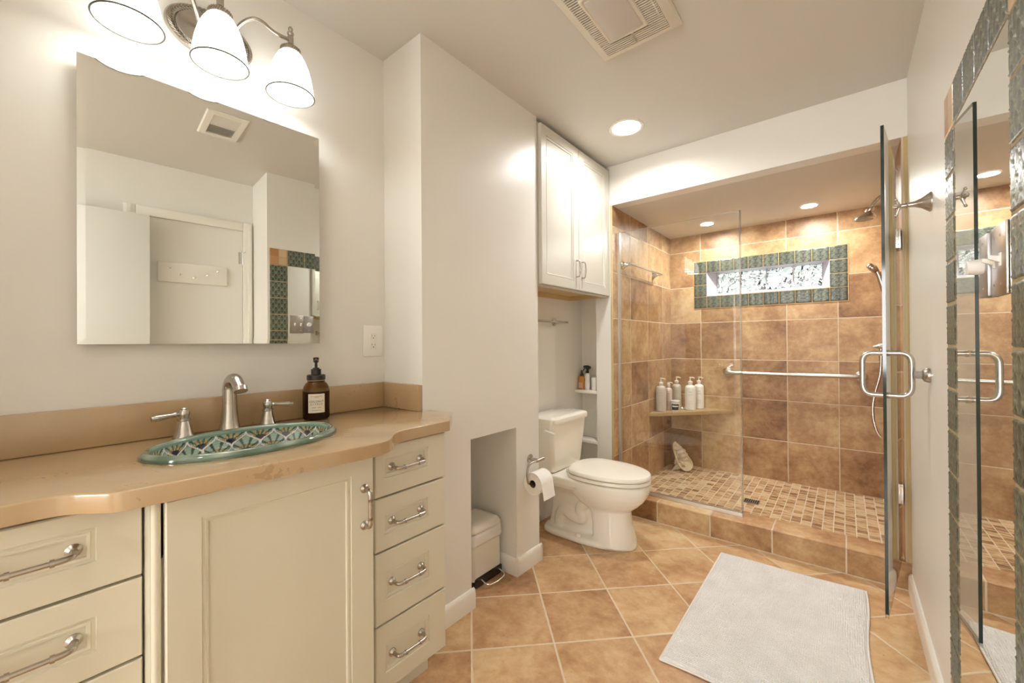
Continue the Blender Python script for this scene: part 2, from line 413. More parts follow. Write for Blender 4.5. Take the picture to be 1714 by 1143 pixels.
def tile_band(b, cols, tiles, place, res=14, gap=.04, depth=.0028, orange=(), tint=1.0):
    """tiles: list of (i,j); place(u,v,h) maps tile units to space"""
    data = []
    for (i, j) in tiles:
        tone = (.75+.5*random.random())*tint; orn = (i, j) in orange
        pal = [(.50, .27, .12), (.56, .40, .22), (.44, .20, .07), (.60, .44, .26)]
        n = res; V = []
        for a in range(n+1):
            row = []
            for c in range(n+1):
                u, v = a/n, c/n
                e = min(u, v, 1-u, 1-v)
                if orn:
                    k = (1 if u > .5 else 0)+(2 if v > .5 else 0); col = pal[(k+i) % 4] if True else None
                    if abs(u-.5) < .03 or abs(v-.5) < .03: col = (.45, .33, .18)
                    h = .5
                else:
                    col, h = leaf(u, v); col = [x*tone for x in col]
                if e <= 0: h = -.6
                vt = b.bm.verts.new(place(i+gap/2+u*(1-gap), j+gap/2+v*(1-gap), h*depth)); row.append(vt); data.append(col)
            V.append(row)
        for a in range(n):
            for c in range(n): b.bm.faces.new((V[a][c], V[a+1][c], V[a+1][c+1], V[a][c+1]))
    return data
def setcol(o, data):
    at = o.data.color_attributes.new('Col', 'FLOAT_COLOR', 'POINT')
    flat = []
    for c in data: flat += [c[0], c[1], c[2], 1.0]
    at.data.foreach_set('color', flat)
# green tile border round the window
NX_, NZ_ = 10, 4; TX0, TX1, TZ0, TZ1 = -1.060, .024, 1.492, 1.913; px_, pz_ = (TX1-TX0)/NX_, (TZ1-TZ0)/NZ_
tl = [(i, j) for i in range(NX_) for j in range(NZ_) if i in (0, NX_-1) or j in (0, NZ_-1)]
b = B()
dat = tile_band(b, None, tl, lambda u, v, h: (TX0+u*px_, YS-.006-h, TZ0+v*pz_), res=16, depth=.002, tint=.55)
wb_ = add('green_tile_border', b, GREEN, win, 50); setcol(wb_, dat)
b = B()
for x0, x1, z0, z1 in ((TX0-.004, TX1+.004, WZ1, TZ1+.004), (TX0-.004, TX1+.004, TZ0-.004, WZ0), (TX0-.004, WX0, WZ0, WZ1), (WX1, TX1+.004, WZ0, WZ1)): b.box((x0, YS-.004, z0), (x1, YS, z1))
add('border_grout', b, plain('orange_grout', (.46, .30, .13), .8, noise=.15, scale=20), win)

# ------------------------------------------------------------------ vanity: drawer units, sink base, worktop
def front(b, x, y0, y1, z0, z1, iy0, iy1, iz0, iz1, t=.021, step=.0035):
    """a drawer or door front facing +X with a stepped, recessed panel"""
    def ring(m, xx): return [(xx, iy0+m, iz0+m), (xx, iy1-m, iz0+m), (xx, iy1-m, iz1-m), (xx, iy0+m, iz1-m)]
    e = .0025
    out = lambda m, xx: [(xx, y0+m, z0+m), (xx, y1-m, z0+m), (xx, y1-m, z1-m), (xx, y0+m, z1-m)]
    b.loft([out(0, x-t), out(0, x-e), out(e, x), ring(0, x), ring(.0012, x-step), ring(.007, x-step), ring(.0082, x-step*.55), ring(.0125, x-step*.9), ring(.014, x-step*2.2)])
def pull_y(b, x, y0, y1, z, st=.03, r=.0048):
    for y in (y0, y1): b.lathe([(.0125, 0), (.0125, .003), (.009, .006), (.0065, .009)], (x, y, z), (1, 0, 0), 20)
    b.tube(bez([(x+.004, y0, z), (x+st*.8, y0, z-.001), (x+st, y0+.012, z-.002), (x+st, y0+.03, z-.002)], 3), .0058, 12)
    b.tube(bez([(x+.004, y1, z), (x+st*.8, y1, z-.001), (x+st, y1-.012, z-.002), (x+st, y1-.03, z-.002)], 3), .0058, 12)
    b.tube([(x+st, y0+.022, z-.002), (x+st, y1-.022, z-.002)], r, 12)
    for y in (y0+.028, y1-.028): b.cyl((x+st, y-.003, z-.002), (x+st, y+.003, z-.002), .0072, n=16)
def pull_z(b, x, y, z0, z1, st=.03, r=.0048):
    for z in (z0, z1): b.lathe([(.0125, 0), (.0125, .003), (.009, .006), (.0065, .009)], (x, y, z), (1, 0, 0), 20)
    b.tube(bez([(x+.004, y, z0), (x+st*.8, y, z0), (x+st, y, z0+.012), (x+st, y, z0+.03)], 3), .0062, 12)
    b.tube(bez([(x+.004, y, z1), (x+st*.8, y, z1), (x+st, y, z1-.012), (x+st, y, z1-.03)], 3), .0062, 12)
    b.tube([(x+st, y, z0+.022), (x+st, y, z1-.022)], .0062, 12)
def drawer_unit(label, y0, y1, x, fy0, fy1, py0, py1):
    t = thing('drawer_cabinet', label, 'cabinet', (-1.3, (y0+y1)/2, 0))
    add('carcass', B().box((-1.565, y0, .122), (x-.022, y1, .884)), CREAM, t)
    add('toe_kick', B().box((-1.565, y0+.002, 0), (-1.195, y1-.002, .121)), CREAM, t)
    for z0, z1, pz0, pz1, hz in ((.7225, .876, .776, .842, .806), (.557, .7165, .604, .671, .637), (.334, .551, .401, .490, .447), (.124, .328, .180, .271, .225)):
        b = B(); front(b, x, fy0, fy1, z0, z1, py0, py1, pz0, pz1); d = add('drawer', b, CREAM, t)
        b = B(); pull_y(b, x-.0077, py0+.032, py1-.030, hz, .034); add('handle', b, NICKEL, d, 40)
    return t
drawer_unit('cream four-drawer vanity cabinet right of the sink door', .664, .966, -1.10, .692, .9685, .722, .895)
drawer_unit('cream drawer vanity cabinet left of the sink door, cut by the picture edge', -.131, .170, -1.12, -.128, .169, -.066, .103)
t = thing('sink_cabinet', 'cream vanity cabinet with one large panelled door under the sink', 'cabinet', (-1.3, .42, 0))
b = B(); b.box((-1.565, .173, .122), (-1.073, .189, .884)); b.box((-1.565, .644, .122), (-1.073, .660, .884)); b.box((-1.565, .189, .122), (-1.073, .644, .138)); b.box((-1.565, .189, .138), (-1.553, .644, .884)); b.box((-1.092, .189, .138), (-1.073, .644, .76)); add('carcass', b, CREAM, t)
add('toe_kick', B().box((-1.565, .175, 0), (-1.195, .658, .121)), CREAM, t)
b = B(); front(b, -1.05, .193, .655, .124, .878, .252, .588, .19, .829); d = add('door', b, CREAM, t)
b = B(); pull_z(b, -1.05, .626, .682, .785, .032); add('handle', b, NICKEL, d, 40)
b = B(); b.tube([(-1.066, .181, .124), (-1.066, .181, .882)], .008, 14); add('corner_post', b, CREAM, t)

STONE, n_, b_ = mat('tan_quartz')
o_ = n_.obj(); f_ = n_.noise(o_, 5, 5, .6, .6); f2_ = n_.noise(o_, 60, 3, .6)
c_ = n_.mix(f_, (.40, .262, .130), (.51, .36, .198)); c_ = n_.mix(n_.m('MULTIPLY', n_.m('GREATER_THAN', n_.m('MULTIPLY', f2_, f_), .37), .35), c_, (.22, .11, .045))
n_.put(b_.inputs['Base Color'], c_); b_.inputs['Roughness'].default_value = .2; b_.inputs['Coat Weight'].default_value = .8; b_.inputs['Coat Roughness'].default_value = .07; b_.inputs['Coat IOR'].default_value = 1.55
ct = thing('countertop', 'polished tan stone vanity worktop with bowed front around the sink', 'countertop', (-1.3, .42, .885))
fr = [(-1.103, -.20), (-1.102, .01)] + [tuple(v[:2]) for v in bez([(-1.102, .03, 0), (-1.096, .062, 0), (-1.062, .095, 0), (-1.036, .118, 0), (-1.030, .15, 0)], 2)] + \
     [(-1.008, .40), (-.986, .605)] + [tuple(v[:2]) for v in bez([(-.988, .64, 0), (-1.0, .682, 0), (-1.056, .73, 0), (-1.072, .765, 0), (-1.074, .80, 0)], 2)] + [(-1.077, .972), (-1.185, 1.083)]
ol = [(-1.568, -.28), (-1.20, -.28)] + fr + [(-1.3085, 1.076), (-1.3085, 1.0375), (-1.568, 1.0375)]
b = B(); SCX, SCY, SA, SB, SROT = -1.282, .42, .234, .165, .042
def loop_(pts, z):
    v = [b.bm.verts.new((p[0], p[1], z)) for p in pts]; return [b.bm.edges.new((v[i], v[(i+1) % len(v)])) for i in range(len(v))]
hole = []
for i in range(64):
    t_ = 2*PI*i/64; x_, y_ = (SB-.014)*math.cos(t_), (SA-.014)*math.sin(t_)
    hole.append((SCX+x_*math.cos(SROT)-y_*math.sin(SROT), SCY+x_*math.sin(SROT)+y_*math.cos(SROT)))
eo = loop_(ol, .9213); ei = loop_(hole, .9213)
bmesh.ops.triangle_fill(b.bm, use_beauty=True, use_dissolve=False, edges=eo+ei)
r_ = bmesh.ops.extrude_face_region(b.bm, geom=b.bm.faces[:])
bmesh.ops.translate(b.bm, verts=[v for v in r_['geom'] if isinstance(v, bmesh.types.BMVert)], vec=(0, 0, -.0363))
bmesh.ops.recalc_face_normals(b.bm, faces=b.bm.faces[:])
es = [e for e in eo if e.is_valid]
bmesh.ops.bevel(b.bm, geom=es, offset=.004, segments=3, profile=.5, affect='EDGES')
add('slab', b, STONE, ct)
add('backsplash', B().box((-1.569, -.28, .9213), (-1.549, 1.0185, 1.026), .002), STONE, ct)
add('side_splash', B().box((-1.569, 1.019, .9213), (-1.312, 1.038, 1.026), .002), STONE, ct)

# painted oval basin, drawn with pointed peacock scales
SCX, SCY, SA, SB, SROT = -1.282, .42, .234, .165, .042
sk = thing('sink', 'oval hand-painted green and white peacock-scale basin set in the worktop', 'sink', (SCX, SCY, .9213))
def scale_col(u, v):
    vv = v % 2.0; s = .5*(.5-.5*math.cos(PI*vv)); a = u-math.floor(u+.5); ab = abs(a)
    if ab < s: du, t = a, vv
    else: du, t = (u % 1.0)-.5, (v+1) % 2.0
    edge = abs(ab-s)
    if edge < .045: return (.80, .80, .76)
    if edge < .065: return (.03, .05, .07)
    dx, dy = du, (t-.42)*.75; r = math.hypot(dx, dy); an = math.atan2(dx, dy)
    if r < .20: return (.010, .010, .045)
    k = math.cos(an*13)
    if r < .42 and k > .15: return (.62, .36, .08) if k > .45 else (.75, .66, .40)
    if r < .42: return (.10, .18, .15)
    if k < -.55: return (.03, .075, .055)
    g = .5+.5*math.sin(r*40+an*3)
    return (.27+.10*g, .40+.09*g, .32+.08*g)
def ell(a, b, z, i, n):
    t = 2*PI*i/n; x, y = b*math.cos(t), a*math.sin(t)
    return (SCX+x*math.cos(SROT)-y*math.sin(SROT), SCY+x*math.sin(SROT)+y*math.cos(SROT), z)
prof = [(.0, .9217, 0), (-.001, .926, 0), (.001, .9315, 0), (.005, .936, 0), (.010, .938, 0), (.016, .937, 0), (.022, .933, .02)]
K = 90
for k in range(1, K+1):
    q = k/K; prof.append((.022+.135*(1-math.cos(q*PI/2))*.98+.004*q, .933-.135*math.sin(q*PI/2)**.9, q))
n = 640; bm_ = B(); rows = []; dat = []
for ins, z, q in prof:
    row = []
    for i in range(n):
        row.append(bm_.bm.verts.new(ell(SA-ins, SB-ins*(.93 if ins > .03 else 1), z, i, n)))
        if ins < .020: 
            w = .5+.5*math.sin(i*.11)*math.sin(i*.043+1)
            dat.append((.10+.22*w**2, .16+.24*w**2, .11+.21*w**2) if ins > -.0005 else (.07, .12, .075))
        elif q < .025: dat.append((.22, .32, .25))
        else: dat.append(scale_col(i/n*17, 8.2-6.4*q))
    rows.append(row)
for r0, r1 in zip(rows, rows[1:]):
    for i in range(n): bm_.bm.faces.new((r0[i], r0[(i+1) % n], r1[(i+1) % n], r1[i]))
bm_.bm.faces.new(rows[-1])
bo = add('basin', bm_, SINKM, sk, 60); setcol(bo, dat)
add('drain', B().lathe([(.022, 0), (.022, .002), (.014, .003), (.012, .001)], (SCX, SCY, .7995), (0, 0, 1), 24), NICKEL, sk)

# widespread tap
fc = thing('faucet', 'brushed nickel arched basin tap with two lever handles behind the sink', 'faucet', (-1.497, .432, .9213))
b = B(); b.lathe([(.031, 0), (.031, .004), (.0275, .012), (.024, .03), (.0215, .06), (.020, .085)], (-1.497, .432, .9215), (0, 0, 1), 32)
arc = [(-1.497, .432, 1.005)]+[(-1.455-.042*math.cos(a), .432, 1.050+.036*math.sin(a)) for a in [math.radians(x) for x in range(0, 151, 12)]]
arc += [(-1.400, .432, 1.058)]
rr = [.020]+[.0195-.0035*i/13 for i in range(13)]+[.0158]
b.tube(arc, rr[:len(arc)], 24); b.cyl((-1.4035, .432, 1.0635), (-1.397, .432, 1.052), .0185, .0185, 24)
add('spout', b, STEEL, fc, 50)
for y, sgn in ((.318, -1), (.541, 1)):
    b = B(); b.lathe([(.0265, 0), (.0265, .004), (.022, .012), (.0175, .03), (.0145, .045), (.0135, .048), (.0165, .050), (.0165, .055), (.0115, .057), (.0135, .064), (.0145, .071), (.012, .079), (.008, .082), (.009, .084), (.006, .087)], (-1.497, y, .9215), (0, 0, 1), 28)
    v = add('valve', b, STEEL, fc, 45)
    b = B(); p0 = Vector((-1.497, y+sgn*.010, .991)); p1 = Vector((-1.497+.012, y+sgn*.075, .986))
    b.tube([p0, p0.lerp(p1, .12), p0.lerp(p1, .15), p0.lerp(p1, .3), p0.lerp(p1, .75), p0.lerp(p1, .86), p0.lerp(p1, .9), p1], [.0058, .0058, .0078, .0058, .0088, .0092, .0072, .0070], 16)
    add('lever', b, STEEL, v, 45)

# soap pump bottle
sx, sy = -1.487, .698
sp = thing('soap_dispenser', 'amber glass hand soap pump bottle with cream label on the worktop', 'soap dispenser', (sx, sy, .9215))
AMB, n_, b_ = mat('amber_glass'); b_.inputs['Base Color'].default_value = (.50, .30, .13, 1); b_.inputs['Transmission Weight'].default_value = 1; b_.inputs['Roughness'].default_value = .02; b_.inputs['IOR'].default_value = 1.3
SOAPM = plain('brown_soap', (.045, .016, .008), .08)
add('bottle', B().lathe([(.034, 0), (.0385, .004), (.0395, .012), (.0395, .086), (.037, .098), (.031, .108), (.026, .112), (.0255, .121)], (sx, sy, .9215), (0, 0, 1), 40), AMB, sp, 40)
add('soap', B().lathe([(.033, .003), (.0385, .010), (.0385, .082), (.0375, .0845), (.0001, .0846)], (sx, sy, .9215), (0, 0, 1), 40), SOAPM, sp, 40)
add('collar', B().lathe([(.0275, .119), (.0275, .133), (.024, .135)], (sx, sy, .9215), (0, 0, 1), 32), BLACK, sp)
add('pump', B().lathe([(.015, .135), (.015, .151), (.010, .152), (.010, .155), (.0045, .156), (.0040, .170), (.0075, .172), (.0085, .183), (.0085, .186), (.003, .187)], (sx, sy, .9215), (0, 0, 1), 24).tube([(sx, sy, 1.101), (sx+.015, sy-.007, 1.101), (sx+.026, sy-.012, 1.096)], .0045, 10), BLACK, sp)
fa = math.atan2(-sy+.0, -sx+.0)+.02     # label turned to the room
b = B(); m_ = 12; V = []
for z in (.023, .024, .078, .079):
    half = .62 if z in (.024, .078) else .58
    V.append([(sx+.0400*math.cos(fa+half*(2*i/m_-1)), sy+.0400*math.sin(fa+half*(2*i/m_-1)), .9215+z) for i in range(m_+1)])
b.loft(V, cap=False, closed=False)
lab = add('label', b, plain('cream_label_paper', (.80, .74, .60), .6), sp)
INK = plain('label_ink', (.05, .035, .03), .7)
def lab_text(s, z, size):
    n_c = len(s); w = size*.74
    for k, ch in enumerate(s):
        if ch == ' ': continue
        a = fa+(k-(n_c-1)/2)*w/.0403
        o = text('lettering', ch, size, (sx+.0402*math.cos(a), sy+.0402*math.sin(a), .9215+z), (PI/2, 0, a+PI/2), INK, lab)
        o.scale = (.9, 1, 1)
lab_text('COCONUT', .0565, .0083); lab_text('CITRUS', .0485, .0083); lab_text('HAND SOAP', .0385, .0042)
for z, hw in ((.0715, .42), (.0685, .16), (.0305, .34)):
    b = B(); b.loft([[(sx+.0403*math.cos(fa+hw*(2*i/8-1)), sy+.0403*math.sin(fa+hw*(2*i/8-1)), .9215+z+dz) for i in range(9)] for dz in (0, .0008)], cap=False, closed=False)
    add('print_line', b, INK, lab)

sp.scale = (1.13, 1.13, 1.19)

# mirror cabinet
mc = thing('mirror_cabinet', 'large frameless rectangular mirror on the wall above the oval basin', 'mirror', (-1.545, .107, 1.195))
MW, MZ0, MZ1 = .618, 0.0, .762
b = B(); bv = .016
def rg(m, x): return [(x, m, MZ0+m), (x, MW-m, MZ0+m), (x, MW-m, MZ1-m), (x, m, MZ1-m)]
b.loft([rg(0, -.006), rg(0, -.0008), rg(bv, 0)], cap=True)
mo = add('mirror_glass', b, MIRROR, mc, 0, world=False)
add('body', B().box((-.0235, .012, MZ0+.012), (-.0066, MW-.012, MZ1-.012)), TRIM, mc, world=False)
mc.rotation_euler = (0, 0, -math.radians(2.7)); mc.location = (-1.541, .107, 1.195)

# three-light fitting
vl = thing('vanity_light', 'three-shade nickel wall lamp glowing above the mirror', 'lamp', (XV, .40, 2.18))
b = B()
ov = lambda s_, x: [(x, .405+.118*s_*math.cos(2*PI*i/48), 2.178+.078*s_*math.sin(2*PI*i/48)) for i in range(48)]
b.loft([ov(1, XV+.001), ov(1, XV+.006), ov(.97, XV+.011), ov(.93, XV+.012), ov(.80, XV+.010), ov(.77, XV+.014), ov(.73, XV+.0145), ov(.66, XV+.012), ov(.3, XV+.020)])
bp_ = add('backplate', b, NICKEL, vl, 40)
b = B()
for i in range(56):
    a = 2*PI*i/56
    for s_ in (-.35, .35):
        y, z = .405+.118*.865*math.cos(a), 2.178+.078*.865*math.sin(a)
        ty, tz = -.118*math.sin(a), .078*math.cos(a); L = math.hypot(ty, tz); ty, tz = ty/L, tz/L; ny, nz = tz, -ty
        q = .0055; b.tube([(XV+.0125, y+ny*s_*.022-ty*q, z+nz*s_*.022-tz*q), (XV+.0145, y+ny*s_*.006+ty*q, z+nz*s_*.006+tz*q)], .0016, 6)
add('leaf_relief', b, NICKELD, bp_, 40)
SHX = -1.456; RIMM = plain('dark_pewter', (.16, .145, .125), .5, .3)
for k, y in enumerate((.196, .400, .602)):
    if k == 1: pts = [(XV+.015, .405, 2.178), (XV+.05, .405, 2.18), (XV+.09, .402, 2.205), (SHX, y, 2.228)]
    elif k == 0: pts = [(XV+.02, .372, 2.178), (XV+.045, .362, 2.19), (XV+.08, .335, 2.235), (XV+.12, .285, 2.262), (SHX-.002, .235, 2.245), (SHX, y, 2.228)]
    else: pts = [(XV+.02, .44, 2.178), (XV+.045, .45, 2.19), (XV+.09, .468, 2.225), (XV+.125, .50, 2.237), (SHX, .55, 2.222), (SHX, y, 2.228)]
    b = B(); b.tube(bez(pts, 3), .0062, 12); b.sphere(pts[0], .0115, 14); add('arm', b, NICKEL, vl, 50)
    b = B(); b.lathe([(.0095, .030), (.0095, .055), (.0075, .058), (.0105, .064), (.0105, .069), (.005, .074), (.0075, .080), (.0075, .085), (.003, .091)], (SHX, y, 2.183), (0, 0, 1), 20)
    b.lathe([(.030, 0), (.031, .006), (.029, .014), (.020, .021), (.011, .030)], (SHX, y, 2.183), (0, 0, 1), 28)
    hd = add('shade_holder', b, NICKEL, vl, 40)
    b = B()
    for i in range(26):
        a = 2*PI*i/26; b.tube([(SHX+.0312*math.cos(a), y+.0312*math.sin(a), 2.184), (SHX+.0300*math.cos(a+.14), y+.0300*math.sin(a+.14), 2.197)], .0015, 6)
    add('braid', b, NICKELD, hd)
    b = B(); b.lathe([(.026, 2.184), (.036, 2.176), (.046, 2.158), (.056, 2.133), (.0635, 2.103), (.0685, 2.073), (.072, 2.040), (.070, 2.040), (.066, 2.076), (.053, 2.133), (.040, 2.161), (.020, 2.176)], (SHX, y, 0), (0, 0, 1), 40, cap=False)
    sh = add('shade', b, SHADE, vl, 60)
    b = B(); b.tube([(SHX+.0722*math.cos(2*PI*i/48), y+.0722*math.sin(2*PI*i/48), 2.039) for i in range(49)], .0024, 8); add('rim', b, RIMM, sh)
    b = B(); b.sphere((SHX, y, 2.135), .024, 16, (1, 1, 1.25)); b.cyl((SHX, y, 2.15), (SHX, y, 2.175), .013); add('bulb', b, SHADE, sh)
    ld = bpy.data.lights.new('bulb_light', 'POINT'); ld.energy = L_BULB; ld.color = (1, 1, .98); ld.shadow_soft_size = .03
    lo = bpy.data.objects.new('bulb_light', ld); C.objects.link(lo); lo.parent = vl; lo.location = Vector((SHX, y, 2.075))-ORG[vl.name]

# socket
oy, oz = .978, 1.2035
ot = thing('power_outlet', 'white double wall socket beside the mirror', 'outlet', (XV, oy, oz))
add('plate', B().box((XV+.0003, oy-.045, oz-.066), (XV+.006, oy+.045, oz+.066), .003), WHITEP, ot)
add('receptacle', B().box((XV+.005, oy-.0165, oz-.034), (XV+.0075, oy+.0165, oz+.034), .001), TRIM, ot)
for dz in (-.019, .019):
    add('slot', B().box((XV+.0072, oy-.0075, oz+dz), (XV+.0078, oy-.006, oz+dz+.008)), DARK, ot); add('slot', B().box((XV+.0072, oy+.006, oz+dz), (XV+.0078, oy+.0075, oz+dz+.007)), DARK, ot); add('slot', B().cyl((XV+.0072, oy, oz+dz-.006), (XV+.0078, oy, oz+dz-.006), .0024, n=12), DARK, ot)
for dz in (-.052, .052): add('screw', B().cyl((XV+.0058, oy, oz+dz), (XV+.0064, oy, oz+dz), .002, n=10), WHITEP, ot)

# ------------------------------------------------------------------ ceiling fittings
fn = thing('exhaust_fan', 'white ceiling extractor fan with slatted grille and lamp lens', 'fan', (-.645, 1.43, HC))
FX0, FX1, FY0, FY1 = -.812, -.480, 1.17, 1.655
b = B()
def fr_(m, z): return [(FX0+m, FY0+m, z), (FX1-m, FY0+m, z), (FX1-m, FY1-m, z), (FX0+m, FY1-m, z)]
b.loft([fr_(0, HC-.0005), fr_(0, HC-.006), fr_(.006, HC-.014), fr_(.028, HC-.022), fr_(.036, HC-.022), fr_(.037, HC-.004)], cap=False)
FANW = plain('fan_plastic', (.74, .69, .59), .4)
add('frame', b, FANW, fn, 30)
add('dark_interior', B().box((FX0+.0375, FY0+.0375, HC-.0185), (FX1-.0375, FY1-.0375, HC-.004)), DARK, fn)
LX0, LX1, LY0, LY1 = -.722, -.590, 1.30, 1.538
b = B(); y = FY0+.045
while y < FY1-.04:
    if LY0-.016 < y < LY1+.016:
        b.box((FX0+.037, y, HC-.0245), (LX0-.012, y+.0046, HC-.0195)); b.box((LX1+.012, y, HC-.0245), (FX1-.037, y+.0046, HC-.0195))
    else: b.box((FX0+.037, y, HC-.0245), (FX1-.037, y+.0046, HC-.0195))
    y += .0112
b.box((-.649, LY1+.01, HC-.0245), (-.641, FY1-.037, HC-.008)); b.box((-.530, LY0, HC-.0243), (-.527, LY1, HC-.008))
add('grille', b, FANW, fn, 0)
b = B(); b.loft([[(x, y_, z) for x, y_ in rrect(LX0-.014+m, LY0-.014+m, LX1+.014-m, LY1+.014-m, .006)] for m, z in ((0, HC-.008), (0, HC-.026), (.003, HC-.029), (.009, HC-.029), (.012, HC-.026))], cap=True); add('lens_frame', b, FANW, fn)
b = B(); b.loft([[(x, y_, z) for x, y_ in rrect(LX0+m, LY0+m, LX1-m, LY1-m, .006)] for m, z in ((0, HC-.0255), (.004, HC-.030), (.03, HC-.034))], cap=True); add('lens', b, plain('unlit_lens', (.60, .56, .52), .25), fn)

def can(name, label, x, y, z, r, lens, energy, group=None, deep=0):
    t = thing(name, label, 'ceiling light', (x, y, z), group)
    b = B(); b.lathe([(r*1.26, -.0005), (r*1.24, -.004), (r*1.12, -.006), (r*1.02, -.003), (r*1.0, -.0006)], (x, y, z), (0, 0, 1), 40, cap=False); add('trim_ring', b, TRIM, t)
    b = B(); b.lathe([(.001, -.0028), (r*.6, -.0026), (r*.985, -.0018)], (x, y, z+deep), (0, 0, 1), 40, cap=False); add('lamp_lens', b, lens, t)
    if deep: b = B(); b.lathe([(r*.995, -.0004), (r*.995, deep+.01), (.001, deep+.012)], (x, y, z), (0, 0, 1), 40, cap=False); add('baffle', b, TRIM, t)
    return t
can('recessed_light', 'large glowing recessed lamp in the ceiling before the toilet', -.975, 2.262, HC, .078, LENS, 0, deep=.028)
can('recessed_light', 'small recessed lamp in the shower ceiling, nearer the shower head', -.190, 3.615, HS, .043, LENSS, 0)
can('recessed_light', 'small recessed lamp in the shower ceiling, seen through the fixed glass', -.870, 3.615, HS, .043, LENSS, 0)
can('recessed_light', 'added recessed fill lamp in the unseen passage ceiling behind the viewer', -.35, -.75, HC, .078, LENSR, 0)  # out of view, added to brighten the room
rg_ = thing('air_register', 'white louvred ceiling air vent reflected in the basin mirror', 'vent', (-.29, .64, HC))
b = B(); X0, X1, Y0, Y1 = -.452, -.128, .55, .745
def fr2(m, z): return [(X0+m, Y0+m, z), (X1-m, Y0+m, z), (X1-m, Y1-m, z), (X0+m, Y1-m, z)]
b.loft([fr2(0, HC-.0005), fr2(0, HC-.003), fr2(.006, HC-.008), fr2(.035, HC-.010), fr2(.036, HC-.002)], cap=False); add('frame', b, TRIM, rg_, 30)
add('duct', B().box((X0+.035, Y0+.035, HC-.003), (X1-.035, Y1-.035, HC-.001)), plain('duct_grey', (.22, .20, .17), .7), rg_)
b = B()
nx = 9
for half in (0, 1):
    for k in range(nx):
        x = X0+.041+half*(X1-X0-.078)/2+k*((X1-X0-.078)/2-.004)/nx; s_ = .007 if half else -.007
        b.loft([[(x, y, HC-.010), (x+.0015, y, HC-.010), (x+.0015+s_, y, HC-.003), (x+s_, y, HC-.003)] for y in (Y0+.037, Y1-.037)])
b.box(((X0+X1)/2-.004, Y0+.036, HC-.0102), ((X0+X1)/2+.004, Y1-.036, HC-.003))
add('louvres', b, TRIM, rg_, 0)

# ------------------------------------------------------------------ toilet corner
wc = thing('wall_cabinet', 'cream two-door cabinet hung above the toilet', 'cabinet', (-1.43, 2.262, 1.505))
XC = -1.289
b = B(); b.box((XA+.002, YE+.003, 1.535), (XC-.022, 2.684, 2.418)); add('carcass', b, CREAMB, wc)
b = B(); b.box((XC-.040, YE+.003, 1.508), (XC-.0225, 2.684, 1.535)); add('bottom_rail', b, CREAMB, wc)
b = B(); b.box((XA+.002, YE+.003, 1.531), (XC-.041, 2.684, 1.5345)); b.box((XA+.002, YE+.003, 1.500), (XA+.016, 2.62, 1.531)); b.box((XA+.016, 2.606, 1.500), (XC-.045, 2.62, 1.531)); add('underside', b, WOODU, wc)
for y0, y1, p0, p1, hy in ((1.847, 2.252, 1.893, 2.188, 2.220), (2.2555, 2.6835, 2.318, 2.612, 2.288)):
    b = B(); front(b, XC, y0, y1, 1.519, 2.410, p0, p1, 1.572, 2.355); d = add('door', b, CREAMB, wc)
    b = B(); b.tube(bez([(XC-.001, hy, 1.60), (XC+.028, hy, 1.60), (XC+.028, hy, 1.70), (XC-.001, hy, 1.70)], 3), .0042, 10); add('handle', b, NICKEL, d, 50)
    
tb = thing('towel_bar', 'short nickel towel rail on the alcove wall above the toilet', 'towel bar', (XA, 2.30, 1.335))
b = B(); b.tube([(XA+.045, 2.02, 1.335), (XA+.045, 2.515, 1.337)], .0075, 14); add('bar', b, NICKEL, tb)
for y in (2.10, 2.41):
    b = B(); b.lathe([(.027, .0005), (.027, .004), (.022, .007), (.009, .010), (.008, .045)], (XA, y, 1.335), (1, 0, 0), 28); add('post', b, NICKEL, tb)
for z0, lb in ((.815, 'white niche shelf carrying the spray bottles'), (.450, 'empty white niche shelf below, behind the toilet tank')):
    tag(add('niche_shelf', B().box((XA+.001, 2.688, z0), (-1.401, 2.799, z0+.022), .002), TRIM), lb, 'shelf', 'niche shelves')
# things on the upper shelf
zx = .8372
ab = thing('spray_bottle', 'amber mist spray bottle with dark cap on the niche shelf', 'bottle', (-1.553, 2.745, zx), 'bottles in the niche')
AMBP = plain('amber_plastic', (.56, .25, .05), .25)
add('body', B().loft([[(x, y_, zx+z) for x, y_ in rrect(-1.553-w, 2.745-w*.7, -1.553+w, 2.745+w*.7, w*.5)] for z, w in ((0, .024), (.003, .026), (.092, .026), (.099, .022), (.103, .012))]), AMBP, ab)
add('label', B().box((-1.5715, 2.7258, zx+.010), (-1.5385, 2.7264, zx+.050)), plain('peach_label', (.72, .45, .32), .5), ab)
add('cap', B().lathe([(.014, .100), (.014, .116), (.008, .120), (.0075, .140), (.004, .146)], (-1.553, 2.745, zx), (0, 0, 1), 18), plain('dark_brown_cap', (.05, .02, .012), .3), ab)
wbt = thing('trigger_bottle', 'white trigger spray bottle with black head on the niche shelf', 'bottle', (-1.508, 2.748, zx), 'bottles in the niche')
add('body', B().lathe([(.019, 0), (.0215, .004), (.0205, .05), (.018, .075), (.0205, .095), (.0205, .112), (.012, .122), (.011, .128)], (-1.508, 2.748, zx), (0, 0, 1), 24), WHITEP, wbt)
b = B(); b.lathe([(.0125, .124), (.0125, .142), (.009, .146)], (-1.508, 2.748, zx), (0, 0, 1), 18)
b.loft([[(-1.508+dx, 2.748+w, zx+z) for w, z in ((-.008, a), (.008, a), (.008, c), (-.008, c))] for dx, a, c in ((-.030, .168, .178), (-.012, .158, .182), (.006, .140, .182), (.022, .158, .176), (.026, .160, .168))])
b.tube(bez([(-1.524, 2.748, zx+.165), (-1.536, 2.748, zx+.155), (-1.541, 2.748, zx+.140)], 2), .004, 8)
add('trigger_head', b, BLACK, wbt)
